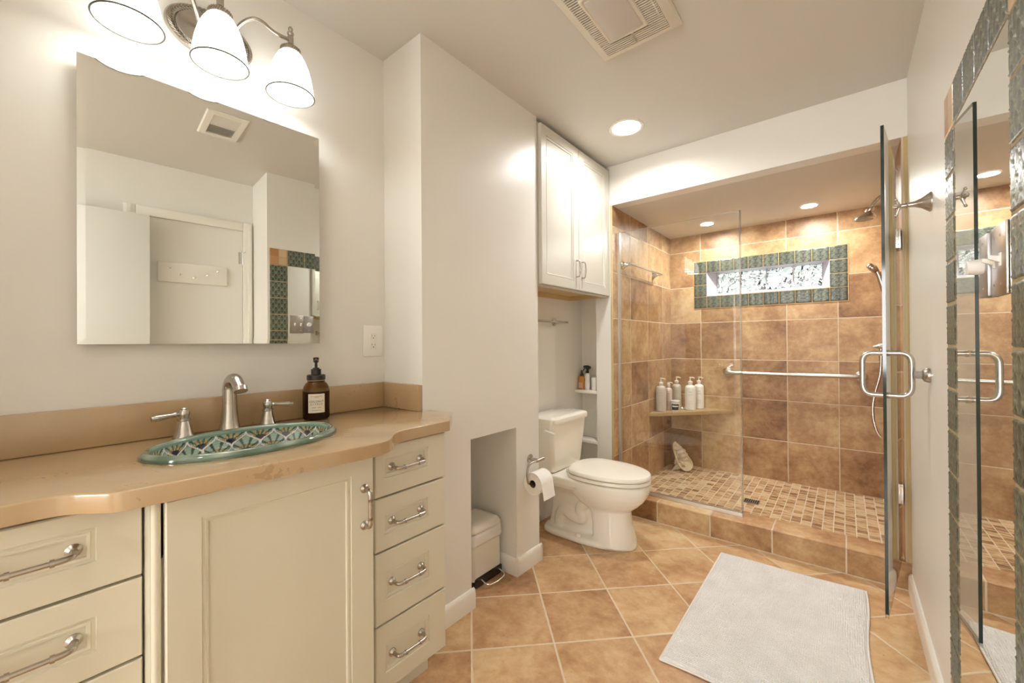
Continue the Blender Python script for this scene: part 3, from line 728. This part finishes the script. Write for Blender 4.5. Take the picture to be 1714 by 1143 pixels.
tag(add('cup', B().lathe([(.024, 0), (.027, .002), (.030, .096), (.0285, .096), (.026, .004), (.001, .003)], (-1.440, 2.745, zx), (0, 0, 1), 28, cap=False), plain('cup_white', (.85, .83, .77), .3)), 'plain white cup at the post end of the niche shelf', 'cup')

# toilet (local x runs out from the wall)
TY = 2.270; tx = XA+.004
to = thing('toilet', 'white two-piece toilet with closed lid in the alcove', 'toilet', (tx, TY, 0))
def egg(xb, xf, hw, n=44, sq=2.3, xc=None):
    """plan outline, blunt at the back, long oval at the front"""
    pts = []; xc = xb+(xf-xb)*.42 if xc is None else xc
    for i in range(n):
        a = 2*PI*i/n; c, s_ = math.cos(a), math.sin(a)
        e = 2/2.0 if c > 0 else 2/sq
        x = xc+(xf-xc)*abs(c)**e if c > 0 else xc-(xc-xb)*abs(c)**e
        y = hw*(1 if s_ > 0 else -1)*abs(s_)**(2/2.15 if c > 0 else 2/2.6)
        pts.append((x, y))
    return pts
def W(p, z): return (tx+p[0], TY+p[1], z)
b = B()
# foot flange
b.loft([[W(p, z) for p in egg(.05+m, .640-m, .152-m, sq=6, xc=.30)] for m, z in ((0, 0), (.0, .020), (.006, .030), (.016, .036))])
# front column
ring = lambda xb, xf, hw, z, sq=4: [W(p, z) for p in egg(xb, xf, hw, sq=sq, xc=(xb+xf)/2)]
b.loft([ring(.395, .636, .128, .012), ring(.395, .628, .124, .05), ring(.39, .612, .113, .12), ring(.38, .605, .107, .18), ring(.36, .607, .108, .215), ring(.34, .612, .11, .24)])
# rear body
b.loft([ring(.07, .44, .100, .015, 8), ring(.08, .44, .085, .06, 8), ring(.09, .44, .078, .15, 8), ring(.10, .44, .080, .25, 8), ring(.10, .44, .10, .31, 8), ring(.08, .46, .13, .345, 8)])
# bowl
b.loft([[W(p, z) for p in egg(xb, xf, hw, sq=3)] for z, xb, xf, hw in ((.195, .36, .585, .095), (.215, .33, .617, .112), (.245, .29, .655, .137), (.275, .26, .684, .155), (.305, .23, .703, .170), (.335, .21, .713, .179), (.360, .20, .717, .183), (.372, .20, .715, .182), (.378, .205, .708, .176))])
# deck
b.loft([[W(p, z) for p in rrect(.02, -.182, .34, .182, .03)] for z in (.318, .330)]+[[W(p, z) for p in rrect(.015, -.188, .36, .188, .03)] for z in (.338, .378)]+[[W(p, .384) for p in rrect(.02, -.182, .35, .182, .03)]])
# trapway relief on both sides
for sg in (-1, 1):
    pth = bez([W((.43, sg*0.065), .285), W((.36, sg*0.070), .235), W((.31, sg*0.072), .175), W((.345, sg*0.074), .115), W((.27, sg*0.074), .118), W((.20, sg*0.072), .155), W((.17, sg*0.070), .10), W((.17, sg*0.072), .04)], 3)
    b.tube(pth, .034, 14)
bowl = add('bowl', b, PORC, to, 50)
md_ = bowl.modifiers.new('blend', 'REMESH'); md_.mode = 'VOXEL'; md_.voxel_size = .0055; md_.use_smooth_shade = True
md_ = bowl.modifiers.new('soften', 'SMOOTH'); md_.factor = .5; md_.iterations = 8
for sg in (-1, 1): add('bolt_cap', B().lathe([(.016, 0), (.016, .008), (.012, .015), (.004, .018)], W((.335, sg*.132), .034), (0, 0, 1), 18), PORC, bowl)
# tank
b = B()
def tk(z, hw, xf, xb=.012, r=.03): return [W(p, z) for p in rrect(xb, -hw, xf, hw, r)]
b.loft([tk(.384, .150, .170), tk(.392, .170, .188), tk(.42, .176, .192), tk(.55, .193, .202), tk(.690, .207, .212)])
tank = add('tank', b, PORC, to, 40)
b = B(); b.loft([tk(.692, .214, .224), tk(.712, .216, .226), tk(.722, .214, .224), tk(.730, .205, .215), tk(.734, .185, .195)]); add('tank_lid', b, PORC, to, 35)
b = B(); b.cyl(W((.165, -.206), .655), W((.165, -.226), .655), .010, n=16); b.tube(bez([W((.165, -.222), .655), W((.19, -.229), .654), W((.235, -.231), .648)], 2), [.0075]*2+[.007]*9+[.006], 10); add('flush_lever', b, WHITEP, tank)
b = B(); b.loft([[W(p, z) for p in egg(.235+m, .722-m, .186-m, sq=3.2)] for m, z in ((.006, .384), (0, .388), (0, .400), (.004, .405))]); seat = add('seat', b, SEATM, to, 40)
b = B(); b.loft([[W(p, z) for p in egg(.240+m, .722-m, .186-m, sq=3.2)] for m, z in ((.005, .4085), (0, .412), (0, .424), (.006, .432), (.025, .436), (.09, .440))]); add('seat_cover', b, SEATM, to, 40)
for sg in (-1, 1): add('hinge', B().box(W((.232, sg*.075-.022), .384), W((.262, sg*.075+.022), .414), .006), SEATM, seat)

# paper holder and roll on the partition
th = thing('toilet_paper_holder', 'nickel hook-shaped toilet paper holder on the partition end', 'holder', (XB, 1.752, .572))
b = B(); b.lathe([(.024, .0005), (.024, .005), (.018, .008), (.010, .012), (.009, .055)], (XB, 1.752, .572), (1, 0, 0), 28); add('rosette', b, NICKEL, th)
b = B(); b.cyl((XB+.055, 1.735, .572), (XB+.055, 1.80, .572), .009, n=18); b.tube(bez([(XB+.055, 1.74, .572), (XB+.055, 1.655, .572), (XB+.055, 1.655, .470), (XB+.055, 1.70, .470), (XB+.055, 1.80, .470)], 3), .0055, 12); add('hook', b, NICKEL, th, 50)
RZ, RX = .4665, XB+.0645
tr = thing('toilet_paper_roll', 'white toilet paper roll hanging on the nickel hook', 'toilet paper', (RX, 1.74, RZ))
b = B(); b.lathe([(.0195, 0), (.057, 0), (.057, .104), (.0195, .104), (.0195, 0)], (RX, 1.688, RZ), (0, 1, 0), 48, cap=False); add('roll', b, PAPER, tr)
b = B(); b.lathe([(.0190, .001), (.0190, .103), (.0180, .103), (.0180, .001), (.0190, .001)], (RX, 1.688, RZ), (0, 1, 0), 32, cap=False); add('cardboard_core', b, plain('brown_cardboard', (.26, .16, .07), .9), tr)
b = B(); b.loft([[(RX+.0576*math.cos(a)+o2, y_, RZ+.0576*math.sin(a)) for y_ in (1.6885, 1.7915)] for a, o2 in [(math.radians(d), 0) for d in range(90, -1, -10)]]+[[(RX+.0578+.002*k, y_, RZ-.012*k) for y_ in (1.6885, 1.7915)] for k in range(1, 7)], cap=False, closed=False); add('loose_sheet', b, PAPER, tr)

# pedal bin in the niche
BXF, BXB, BY0, BY1 = -1.392, -1.59, 1.40, 1.614
pb = thing('trash_can', 'small white pedal bin with plastic liner in the wall niche', 'trash can', (-1.50, 1.508, 0))
def bn(m, z, r=.026): return [(x, y_, z) for x, y_ in rrect(BXB+m, BY0+m, BXF-m, BY1-m, max(.004, r-m))]
BINW = plain('white_bin_paint', (.76, .72, .64), .25)
add('body', B().loft([bn(.002, .034), bn(.0, .05), bn(.002, .245)]), BINW, pb)
b = B(); b.loft([bn(.006, .0005), bn(.004, .036)]); b.prism(rrect(BY0+.014, .004, BY1-.006, .050, .012), BXF-.004, BXF+.0025, axis=0); add('base', b, BLACK, pb)
b = B()
rows = []
for k, (m, z) in enumerate(((.002, .262), (-.004, .258), (-.007, .245), (-.006, .228), (-.009, .214), (-.004, .2), (.001, .196))):
    r_ = bn(m, z); rows.append([(p[0]+random.uniform(-1, 1)*.002, p[1]+random.uniform(-1, 1)*.002, p[2]+random.uniform(-1, 1)*.004) for p in r_])
b.loft(rows, cap=False)
LIN, n_, b_ = mat('cloudy_plastic'); b_.inputs['Base Color'].default_value = (.93, .91, .87, 1); b_.inputs['Roughness'].default_value = .12; b_.inputs['Alpha'].default_value = .75
add('liner_bag', b, LIN, pb, 70)
b = B(); b.loft([bn(.0, .263), bn(-.002, .268), bn(-.002, .276), bn(.006, .288), bn(.02, .298), bn(.05, .304)]); add('lid', b, BINW, pb, 50)
b = B(); b.tube(bez([(BXF, 1.455, .030), (BXF+.045, 1.455, .018), (BXF+.052, 1.50, .014), (BXF+.052, 1.545, .014), (BXF+.045, 1.585, .018), (BXF, 1.585, .030)], 3), .0045, 10); add('pedal', b, CHROME, pb, 60)

# ------------------------------------------------------------------ shower
gp = thing('shower_glass_panel', 'fixed clear glass shower screen standing on the curb left side', 'glass panel', (-.87, 2.785, .135))
GX0, GX1, GY = -1.262, -.484, 2.785
b = B(); b.box((GX0, GY-.005, .140), (GX1, GY+.005, 1.984))
for f in b.bm.faces:
    nrm = f.calc_center_median()
b.bm.faces.ensure_lookup_table()
EDGEL = plain('pale_glass_edge', (.55, .60, .55), .1)
def edge_mats(b, thin_axis_vec, idx=1):
    for f in b.bm.faces:
        f.normal_update()
        if abs(f.normal.dot(thin_axis_vec)) < .5: f.material_index = idx
edge_mats(b, Vector((0, 1, 0))); add('pane', b, [PANE, EDGEL], gp, 0)
b = B(); b.box((XL+.0005, GY-.011, .1355), (XL+.018, GY-.0055, 1.985)); b.box((XL+.0005, GY+.0055, .1355), (XL+.018, GY+.011, 1.985)); b.box((XL+.0005, GY-.0055, .1355), (GX0-.001, GY+.0055, 1.985)); add('wall_channel', b, ALU, gp, 0)
b = B(); b.box((XL+.018, GY-.011, .1355), (GX1, GY-.0055, .158)); b.box((XL+.018, GY+.0055, .1355), (GX1, GY+.011, .158)); add('sill_channel', b, ALU, gp, 0)

b = B(); b.box((GX1-.007, GY-.0075, .160), (GX1+.004, GY-.0052, 1.984)); b.box((GX1-.007, GY+.0052, .160), (GX1+.004, GY+.0075, 1.984)); b.box((GX1+.0005, GY-.0052, .160), (GX1+.004, GY+.0052, 1.984)); add('edge_seal', b, pane('clear_vinyl', (.86, .85, .82), boost=4.0), gp, 0)
H0, P0 = Vector((.2065, 2.735, 0)), Vector((.1165, 2.090, 0))
dv = (P0-H0).normalized(); nv = Vector((-dv.y, dv.x, 0)); 
if nv.x > 0: nv = -nv
sd = thing('shower_door', 'frameless glass shower door swung open toward the right wall', 'shower door', (H0.x, H0.y, .145))
def dbox(b, s0, s1, t0, t1, z0, z1, bev=0):
    pts = [H0+dv*s+nv*t for s, t in ((s0, t0), (s1, t0), (s1, t1), (s0, t1))]
    b.prism([(p.x, p.y) for p in pts], z0, z1, bev)
DW = (P0-H0).length
b = B(); dbox(b, 0.012, DW, -.005, .005, .155, 2.008); edge_mats(b, nv); add('door_pane', b, [PANE, EDGEG], sd, 0)
b = B(); dbox(b, 0.012, DW, -.0055, -.0015, .140, .154); dbox(b, .012, DW, .0015, .0055, .140, .154); add('bottom_sweep', b, [pane('sweep_vinyl', (.8, .8, .78))], sd, 0)
b = B(); s_h = DW-.06
for sg in (-1, 1):
    q = lambda t, z: tuple(H0+dv*s_h+nv*(sg*t)+Vector((0, 0, z)))
    b.tube(bez([q(.0065, .978), q(.071, .978), q(.071, 1.060), q(.071, 1.142), q(.0065, 1.142)], 4), .0098, 16)
    for z in (.978, 1.142): b.cyl(q(.0055, z), q(.011, z), .0125, n=18)
add('handle', b, STEEL, sd, 60)
for z in (1.676, .462):
    b = B()
    for t in (-1, 1): dbox(b, .012, .075, t*.0055, t*.0135, z-.046, z+.046, .001)
    b.cyl((H0.x, H0.y, z-.045), (H0.x, H0.y, z+.045), .0085, n=16); b.box((XS-.006, H0.y-.03, z-.044), (XS-.0006, H0.y+.03, z+.044), .001)
    add('hinge', b, CHROME, sd)

# towel rail in the shower
rt = thing('shower_towel_bar', 'nickel towel rail on the left shower wall behind the glass', 'towel bar', (XL, 3.18, 1.77))
for y in (2.872, 3.485):
    b = B(); b.lathe([(.030, .0006), (.030, .004), (.024, .010), (.014, .032), (.010, .055), (.0105, .068)], (XL, y, 1.765), (1, 0, 0), 28); add('post', b, CHROME, rt, 50)
b = B(); b.tube([(XL+.066, 2.845, 1.765), (XL+.066, 3.512, 1.765)], .009, 16); add('rail', b, CHROME, rt)
# grab bar
gb = thing('grab_bar', 'long horizontal steel grab bar on the shower back wall', 'grab bar', (-.35, YS, .93))
b = B(); b.tube(bez([(-.790, YS-.003, .926), (-.790, YS-.052, .926), (-.770, YS-.058, .926), (-.6, YS-.058, .927), (-.1, YS-.058, .930), (.070, YS-.058, .931), (.092, YS-.052, .931), (.092, YS-.003, .931)], 2), .0155, 20); add('bar', b, STEEL, gb, 60)
for x in (-.790, .092):
    b = B(); b.lathe([(.039, .0005), (.039, .005), (.034, .009), (.018, .011)], (x, YS, .928), (0, -1, 0), 32); add('flange', b, STEEL, gb)
# corner shelf
cs = tag(add('corner_shelf', B().prism([(XL+.001, 3.375), (-.752, YS-.001), (XL+.001, YS-.001)], .568, .600, .003), plain('tan_stone_shelf', (.44, .31, .16), .3, noise=.15, scale=8)), 'triangular tan stone corner shelf holding the pump bottles', 'shelf')
# pump bottles
def pump_bottle(name, label, x, y, r, hb, hs, ht, col, pc, ang, grp='pump bottles on the corner shelf', ink=(.35, .32, .28)):
    z = .6004; t = thing(name, label, 'bottle', (x, y, z), grp); inkm = plain(name+'_ink', ink, .6)
    add('bottle', B().lathe([(r*.9, 0), (r, .004), (r, hs*.86), (r*.93, hs*.93), (r*.72, hs*.98), (r*.38, hs), (r*.36, hb)], (x, y, z), (0, 0, 1), 32), plain(name+'_plastic', col, .3), t, 40)
    b = B(); b.lathe([(r*.44, hb-.001), (r*.44, hb+.016), (r*.25, hb+.019), (.005, hb+.021), (.0045, ht-.008), (.009, ht-.006), (.009, ht)], (x, y, z), (0, 0, 1), 18)
    b.tube(bez([(x, y, z+ht-.004), (x+.022*math.cos(ang), y+.022*math.sin(ang), z+ht-.004), (x+.036*math.cos(ang), y+.036*math.sin(ang), z+ht-.011)], 2), .0050, 10)
    add('pump', b, plain(name+'_pump', pc, .35), t)
    fa2 = math.atan2(-y, -x)
    for zz, hw, th_ in ((.72, .30, .004), (.64, .45, .0018), (.60, .42, .0018), (.36, .45, .0016), (.30, .40, .0016), (.24, .44, .0016)):
        b = B(); b.loft([[(x+(r+.0004)*math.cos(fa2+hw*(2*i/6-1)), y+(r+.0004)*math.sin(fa2+hw*(2*i/6-1)), z+hs*zz+dz) for i in range(7)] for dz in (0, th_)], cap=False, closed=False)
        add('print_line', b, inkm, t)
A = math.radians(39)
pump_bottle('pump_bottle', 'large greyish pump bottle at the left end of the corner shelf', -1.222, 3.515, .041, .232, .218, .283, (.55, .50, .42), (.78, .72, .62), A)
pump_bottle('pump_bottle', 'slim pinkish pump bottle half hidden behind the large grey bottle', -1.200, 3.640, .031, .212, .190, .240, (.66, .56, .49), (.75, .68, .60), A)
pump_bottle('pump_bottle', 'grey-beige pump bottle at the back of the shelf, behind the small tub', -1.195, 3.845, .040, .222, .208, .272, (.52, .47, .37), (.78, .72, .62), A)
pump_bottle('pump_bottle', 'white pump bottle in front of the other white one on the shelf', -1.045, 3.735, .044, .232, .216, .285, (.80, .77, .70), (.84, .80, .72), A, ink=(.45, .43, .40))
pump_bottle('pump_bottle', 'white pump bottle with dense print, rightmost on the corner shelf', -1.010, 3.872, .041, .230, .214, .278, (.82, .79, .72), (.84, .80, .72), A, ink=(.30, .29, .28))
tubx, tuby = -1.135, 3.612
tu = thing('cosmetic_tub', 'small white tub with a black label on the corner shelf', 'tub', (tubx, tuby, .6004))
add('tub', B().lathe([(.028, 0), (.030, .002), (.035, .072)], (tubx, tuby, .6004), (0, 0, 1), 32), WHITEP, tu)
add('lid', B().lathe([(.0385, .072), (.0385, .086), (.036, .089)], (tubx, tuby, .6004), (0, 0, 1), 32), plain('pale_lid', (.70, .67, .62), .25), tu)
fa2 = math.atan2(-tuby, -tubx)
b = B(); b.loft([[(tubx+(.0301+z*.0695+.0005)*math.cos(fa2+1.0*(2*i/10-1)), tuby+(.0301+z*.0695+.0005)*math.sin(fa2+1.0*(2*i/10-1)), .6004+z) for i in range(11)] for z in (.008, .060)], cap=False, closed=False); tl_ = add('label', b, BLACK, tu)
b = B(); b.loft([[(tubx+(.0301+z*.0695+.001)*math.cos(fa2+.75*(2*i/8-1)), tuby+(.0301+z*.0695+.001)*math.sin(fa2+.75*(2*i/8-1)), .6004+z) for i in range(9)] for z in (.036, .046)], cap=False, closed=False); add('label_band', b, WHITEP, tl_)
tag(add('metal_tin', B().lathe([(.026, 0), (.028, .003), (.028, .014), (.022, .020), (.005, .022)], (-1.112, 3.715, .6004), (0, 0, 1), 24), CHROME), 'tiny shiny tin between the tub and the white bottles', 'tin')

# conch shell
ss = thing('conch_shell', 'large cream conch shell leaning in the shower corner', 'shell', (-1.13, 3.76, .0575))
rx, fx = Vector((.775, .632, 0)), Vector((.632, -.775, 0))      # along and towards the room
o0 = Vector((-1.10, 3.745, .0575))
def SP(a, h, d): return o0+rx*a+fx*d+Vector((0, 0, h))
b = B()
# opening lip: a long teardrop spoon, its tip up and back
TD = [(-.075, .255), (-.03, .215), (.01, .155), (.05, .105), (.066, .066), (.055, .03), (.022, .006), (-.010, .004), (-.045, .025), (-.070, .06), (-.085, .11), (-.098, .17), (-.100, .21), (-.092, .242)]
TD = [(p.x, p.y) for p in bez([(a, h, 0) for a, h in TD]+[(TD[0][0], TD[0][1], 0)], 2)[:-1]]
def tring(s_, d, ca=-.012, ch=.085): return [SP(ca+(a-ca)*s_, max(.003, ch+(h-ch)*s_), d-.22*h) for a, h in TD]
b.loft([tring(.90, .018), tring(1.0, .030), tring(1.0, .040), tring(.96, .045), tring(.88, .043), tring(.82, .034), tring(.55, .022), tring(.25, .018), tring(.03, .017)], cap=True)
LIPM = plain('glossy_shell_lip', (.76, .64, .43), .15, noise=.12, scale=18)
add('lip', b, LIPM, ss, 60)
b = B(); rings = []
for i in range(30):
    q = i/29; c0 = SP(.035-.105*q, .028+.215*q**.9 if q < .8 else .2+.05*(q-.8), -.035-.012*math.sin(PI*q))
    c0 = SP(.03-.10*q, .05+.185*q, -.02); rad = (.045*math.sin(PI*min(1, .12+q*.84))**.7)*(1+.10*math.sin(q*34))
    rings.append([c0+(rx*math.cos(2*PI*k/20)*.9+fx*math.sin(2*PI*k/20)*.7+Vector((0, 0, .35*math.cos(2*PI*k/20))))*rad*(1+.08*math.sin(5*2*PI*k/20+q*12)) for k in range(20)])
b.loft(rings)
for a, h, d, a1, h1 in ((-.03, .05, -.01, -.105, .006), (-.02, .06, 0, -.07, .012), (-.05, .09, -.01, -.085, .055), (-.05, .13, -.01, -.08, .10)):
    b.tube([SP(a, h, d), SP((a+a1)/2, (h+h1)/2, d), SP(a1, h1, d+.005)], [.034, .022, .006], 10)
for v_ in b.bm.verts: v_.co.z = max(v_.co.z, .0585)
add('spire', b, plain('matte_shell', (.62, .54, .44), .7, noise=.15, scale=30, bump=.4), ss, 60)
# drain
dr = thing('floor_drain', 'small square steel drain grate in the shower floor', 'drain', (-.52, 3.31, .0575))
add('grate', B().box((-.567, 3.262, .0577), (-.473, 3.356, .0605), .001), NICKELD, dr)
b = B()
for k in range(7): b.box((-.560+k*.0125, 3.272, .0603), (-.554+k*.0125, 3.346, .0609))
add('slots', b, DARK, dr)

# shower head, hand shower
YF = 3.30
shh = thing('wall_shower', 'nickel shower head on a bent arm high on the right shower wall', 'shower head', (XS, YF, 2.04))
b = B(); b.lathe([(.030, .0006), (.030, .004), (.018, .012)], (XS, YF, 2.06), (-1, 0, 0), 24); b.tube(bez([(XS-.002, YF, 2.06), (XS-.035, YF, 2.062), (XS-.065, YF, 2.035), (XS-.085, YF, 2.000)], 3), .011, 14); add('arm', b, NICKEL, shh, 60)
ax = Vector((-.42, -.05, -.9)).normalized(); p = Vector((XS-.085, YF, 2.000))
b = B(); b.lathe([(.012, 0), (.020, .006), (.020, .022), (.017, .028), (.024, .036), (.046, .058), (.049, .066), (.049, .073), (.044, .077)], p, ax, 30); hd = add('head', b, NICKEL, shh, 40)
b = B(); b.lathe([(.043, .0772), (.040, .0795), (.001, .081)], p, ax, 30); add('spray_face', b, plain('grey_rubber', (.38, .36, .33), .5), hd)
hs = thing('hand_shower', 'nickel hand shower with hose hanging behind the open door', 'hand shower', (XS, YF, 1.15))
b = B(); b.tube([(.188, YF, 1.28), (.188, YF, 1.70)], .009, 14)
for z in (1.30, 1.68): b.cyl((XS-.0006, YF, z), (.188, YF, z), .012, n=16)
add('slide_bar', b, NICKEL, hs)
b = B(); b.tube(bez([(.186, YF-.02, 1.475), (.172, YF-.02, 1.54), (.160, YF-.02, 1.59), (.145, YF-.02, 1.625)], 3), .0125, 14)
b.lathe([(.010, -.02), (.030, -.012), (.034, .0), (.034, .010), (.028, .016)], (.135, YF-.02, 1.628), Vector((-.75, 0, -.62)), 26); add('handset', b, NICKEL, hs, 50)
b = B(); b.lathe([(.030, .0006), (.030, .008), (.020, .014), (.017, .05), (.012, .062), (.003, .085)], (XS, YF, 1.155), (-1, 0, 0), 24); b.cyl((XS-.048, YF, 1.15), (XS-.048, YF, 1.07), .010, n=14); add('supply_elbow', b, NICKEL, hs, 40)
b = B(); b.tube(bez([(XS-.048, YF, 1.075), (XS-.052, YF, .98), (XS-.085, YF-.02, .85), (XS-.092, YF-.03, .74), (XS-.070, YF-.04, .63), (XS-.030, YF-.04, .60), (XS-.018, YF-.035, .72), (XS-.022, YF-.025, 1.2), (.186, YF-.02, 1.475)], 4), .0078, 10); add('hose', b, STEEL, hs, 60)

# ------------------------------------------------------------------ right wall
rh = thing('robe_hook', 'nickel trumpet-shaped robe hook on the right wall', 'hook', (XR, 2.035, 1.676))
add('stem', B().lathe([(.034, .0006), (.034, .003), (.030, .008), (.017, .025), (.010, .042), (.008, .058), (.010, .060), (.008, .064), (.007, .080)], (XR, 2.035, 1.676), (-1, 0, 0), 30), NICKEL, rh, 50)
b = B(); q = Vector((XR-.080, 2.035, 1.676)); b.sphere(q, .009, 14)
for dy, dz in ((0, .026), (0, -.032), (.026, 0), (-.026, 0)):
    e = q+Vector((-.010, dy, dz)); b.tube([q, q.lerp(e, .6), e], [.006, .004, .003], 10); b.sphere(e, .0055, 12)
b.tube([q, q+Vector((-.018, 0, 0))], [.007, .003], 10); add('prongs', b, NICKEL, rh, 50)
ds = thing('door_stop', 'round wall door stop with grey rubber tip on the right wall', 'door stop', (XR, 2.095, 1.064))
add('rosette', B().lathe([(.027, .0006), (.027, .006), (.023, .016), (.014, .022)], (XR, 2.095, 1.064), (-1, 0, 0), 28), NICKEL, ds, 40)
add('bumper', B().lathe([(.0135, .021), (.0135, .036), (.0115, .042), (.004, .0435)], (XR, 2.095, 1.064), (-1, 0, 0), 22), plain('grey_bumper', (.30, .28, .25), .6), ds)

# tall mirror framed with green relief tiles
fm = thing('framed_wall_mirror', 'tall right-wall mirror framed in green leaf-relief tiles', 'mirror', (XR, 1.40, .09))
MY0, MY1, MZa, MZb = 1.018, 1.735, .090, 1.896; nU, nV = 6, 15; pu, pv = (MY1-MY0)/nU, (MZb-MZa)/nV
tl = [(i, j) for i in range(nU) for j in range(nV) if i in (0, nU-1) or j in (0, nV-1)]
orn = {(0, 0), (nU-1, 0), (0, nV-1), (nU-1, nV-1)}
b = B()
dat = tile_band(b, None, tl, lambda u, v, h: (XR-.0052-h, MY0+u*pu, MZa+v*pv), res=30, gap=.022, depth=.0034, orange=orn)
tbo = add('tile_border', b, GREEN, fm, 60); setcol(tbo, dat)
b = B()
g_ = .0018
for y0, y1, z0, z1 in ((MY0+g_, MY1-g_, MZb-pv+g_, MZb-g_), (MY0+g_, MY1-g_, MZa+g_, MZa+pv-g_), (MY0+g_, MY0+pu-g_, MZa+pv-g_, MZb-pv+g_), (MY1-pu+g_, MY1-g_, MZa+pv-g_, MZb-pv+g_)): b.box((XR-.0048, y0, z0), (XR-.0006, y1, z1))
add('grout_bed', b, plain('tan_grout', (.40, .30, .16), .8, noise=.2, scale=25), fm, 0)
add('mirror_glass', B().box((XR-.0045, MY0+pu+.0006, MZa+pv+.0006), (XR-.0007, MY1-pu-.0006, MZb-pv-.0006)), MIRROR, fm, 0)
sw = thing('switch_plate', 'metal switch plate with two toggles and a dimmer knob set in the tiled mirror', 'light switch', (XR-.0065, 1.25, 1.343))
xs = XR-.0047
add('plate', B().box((xs-.004, 1.150, 1.275), (xs, 1.246, 1.411), .0015), plain('brushed_plate', (.46, .42, .37), .3, 1.0), sw)
add('dimmer_plate', B().box((xs-.009, 1.248, 1.279), (xs, 1.316, 1.407), .0015), plain('grey_plate', (.42, .41, .42), .35, .8), sw)
for y in (1.184, 1.226):
    b = B(); b.box((xs-.006, y-.005, 1.331), (xs-.004, y+.005, 1.355)); b.loft([[(xs-.005, y-.0045, 1.337), (xs-.005, y+.0045, 1.337), (xs-.005, y+.0045, 1.349), (xs-.005, y-.0045, 1.349)], [(xs-.020, y-.0035, 1.345), (xs-.020, y+.0035, 1.345), (xs-.020, y+.0035, 1.352), (xs-.020, y-.0035, 1.352)]]); add('toggle', b, WHITEP, sw)
add('dimmer_knob', B().lathe([(.0155, 0), (.0165, .003), (.0145, .022), (.0125, .024)], (xs-.009, 1.282, 1.343), (-1, 0, 0), 26), WHITEP, sw)
for y in (1.184, 1.226, 1.282):
    for z in (1.297, 1.389): b = B(); b.cyl((xs-(.0088 if y > 1.25 else .0038), y, z), (xs-(.0098 if y > 1.25 else .0048), y, z), .0028, n=10); add('screw', b, CHROME, sw)

# bath mat
RUG, n_, b_ = mat('looped_cotton'); o_ = n_.obj(); s_ = n_.xyz(o_)
w1 = n_.m('SINE', n_.m('ADD', n_.m('MULTIPLY', s_[1], 2*PI/.0085), n_.m('MULTIPLY', n_.noise(o_, 22, 3), 5.0)))
w2 = n_.m('SINE', n_.m('ADD', n_.m('MULTIPLY', s_[0], 2*PI/.0075), n_.m('MULTIPLY', n_.noise(o_, 18, 3), 8.0)))
h_ = n_.m('ADD', n_.m('MULTIPLY', w1, .5), n_.m('ADD', n_.m('MULTIPLY', w2, .35), n_.noise(o_, 260, 3)))
n_.put(b_.inputs['Base Color'], n_.ramp(n_.noise(o_, 9, 4), [(.3, (.78, .755, .72)), (.7, (.88, .86, .83))]))
b_.inputs['Roughness'].default_value = .95; b_.inputs['Sheen Weight'].default_value = .3
n_.put(b_.inputs['Normal'], n_.bump(h_, .6, .005))
rug = thing('bath_mat', 'white looped cotton bath mat on the tiles before the shower', 'bath mat', (-.24, 2.04, 0))
def mat_(u, v):
    x = -.545+.612*u+.006*math.sin(v*9)*u; y = 1.545+.985*v+(u-.5)*.03+.004*math.sin(u*8)
    e = min(u*.612, (1-u)*.612, v*.985, (1-v)*.985)
    return (x, y, .0015+.0125*min(1, e/.014)**.5+.0018*math.sin(x*37+y*11)*math.sin(y*29)*(1 if e > .03 else 0)+(random.uniform(-.0011, .0011) if e > .004 else 0))
b = B(); b.grid(mat_, 130, 210); add('pile', b, RUG, rug, 80)
b = B(); b.tube([(-.545+.612*u+.006*math.sin(v*9)*u, 1.545+.985*v+(u-.5)*.03+.004*math.sin(u*8), .005) for u, v in [(k/20, 0) for k in range(21)]+[(1, k/30) for k in range(1, 31)]+[(1-k/20, 1) for k in range(1, 21)]+[(0, 1-k/30) for k in range(1, 31)]], .0042, 8); add('hem', b, plain('cotton_hem', (.74, .70, .66), .9), rug, 60)

# ------------------------------------------------------------------ entry side, seen in the mirror
XE = .62
d1 = struct('door_1', B().box((XE-.006, .325, .008), (XE-.0006, .931, 2.066)), DOORW)
b = B()
for y0, y1, z0, z1 in ((.262, .322, 0, 2.135), (.934, .994, 0, 2.135), (.322, .934, 2.071, 2.135)):
    b.box((XE-.018, y0, z0), (XE-.0008, y1, z1), .004); b.box((XE-.023, y0+.012 if y0 < .3 or y1 < .95 else y0+.03, z0), (XE-.0175, y1-.02 if y1 < .95 else y1-.004, z1-.006), .002)
add('casing', b, TRIM, d1)
b = B()
for z in (1.86, .25): b.cyl((XE-.012, .934, z-.05), (XE-.012, .934, z+.05), .007, n=12); b.box((XE-.010, .905, z-.045), (XE-.0062, .934, z+.045)); b.tube([(XE-.014, .934, z+.042), (XE-.034, .944, z+.046)], .005, 8)
add('hinge', b, CHROME, d1)
d2 = struct('door_2', B().box((.502, -.33, .01), (.537, .386, 2.050), .002), plain('white_leaf', (.80, .80, .76), .35))
hr = thing('hook_rail', 'white board with five small hooks on the door seen in the mirror', 'hook rail', (XE-.006, .63, 1.70))
add('board', B().box((XE-.022, .432, 1.634), (XE-.0064, .828, 1.772), .003), TRIM, hr)
for y, z in ((.497, 1.733), (.555, 1.692), (.632, 1.676), (.709, 1.701), (.771, 1.735)):
    b = B(); b.lathe([(.007, 0), (.007, .002), (.004, .004), (.004, .022), (.006, .026), (.003, .029)], (XE-.0222, y, z), (-1, 0, 0), 14); add('peg', b, CHROME, hr)
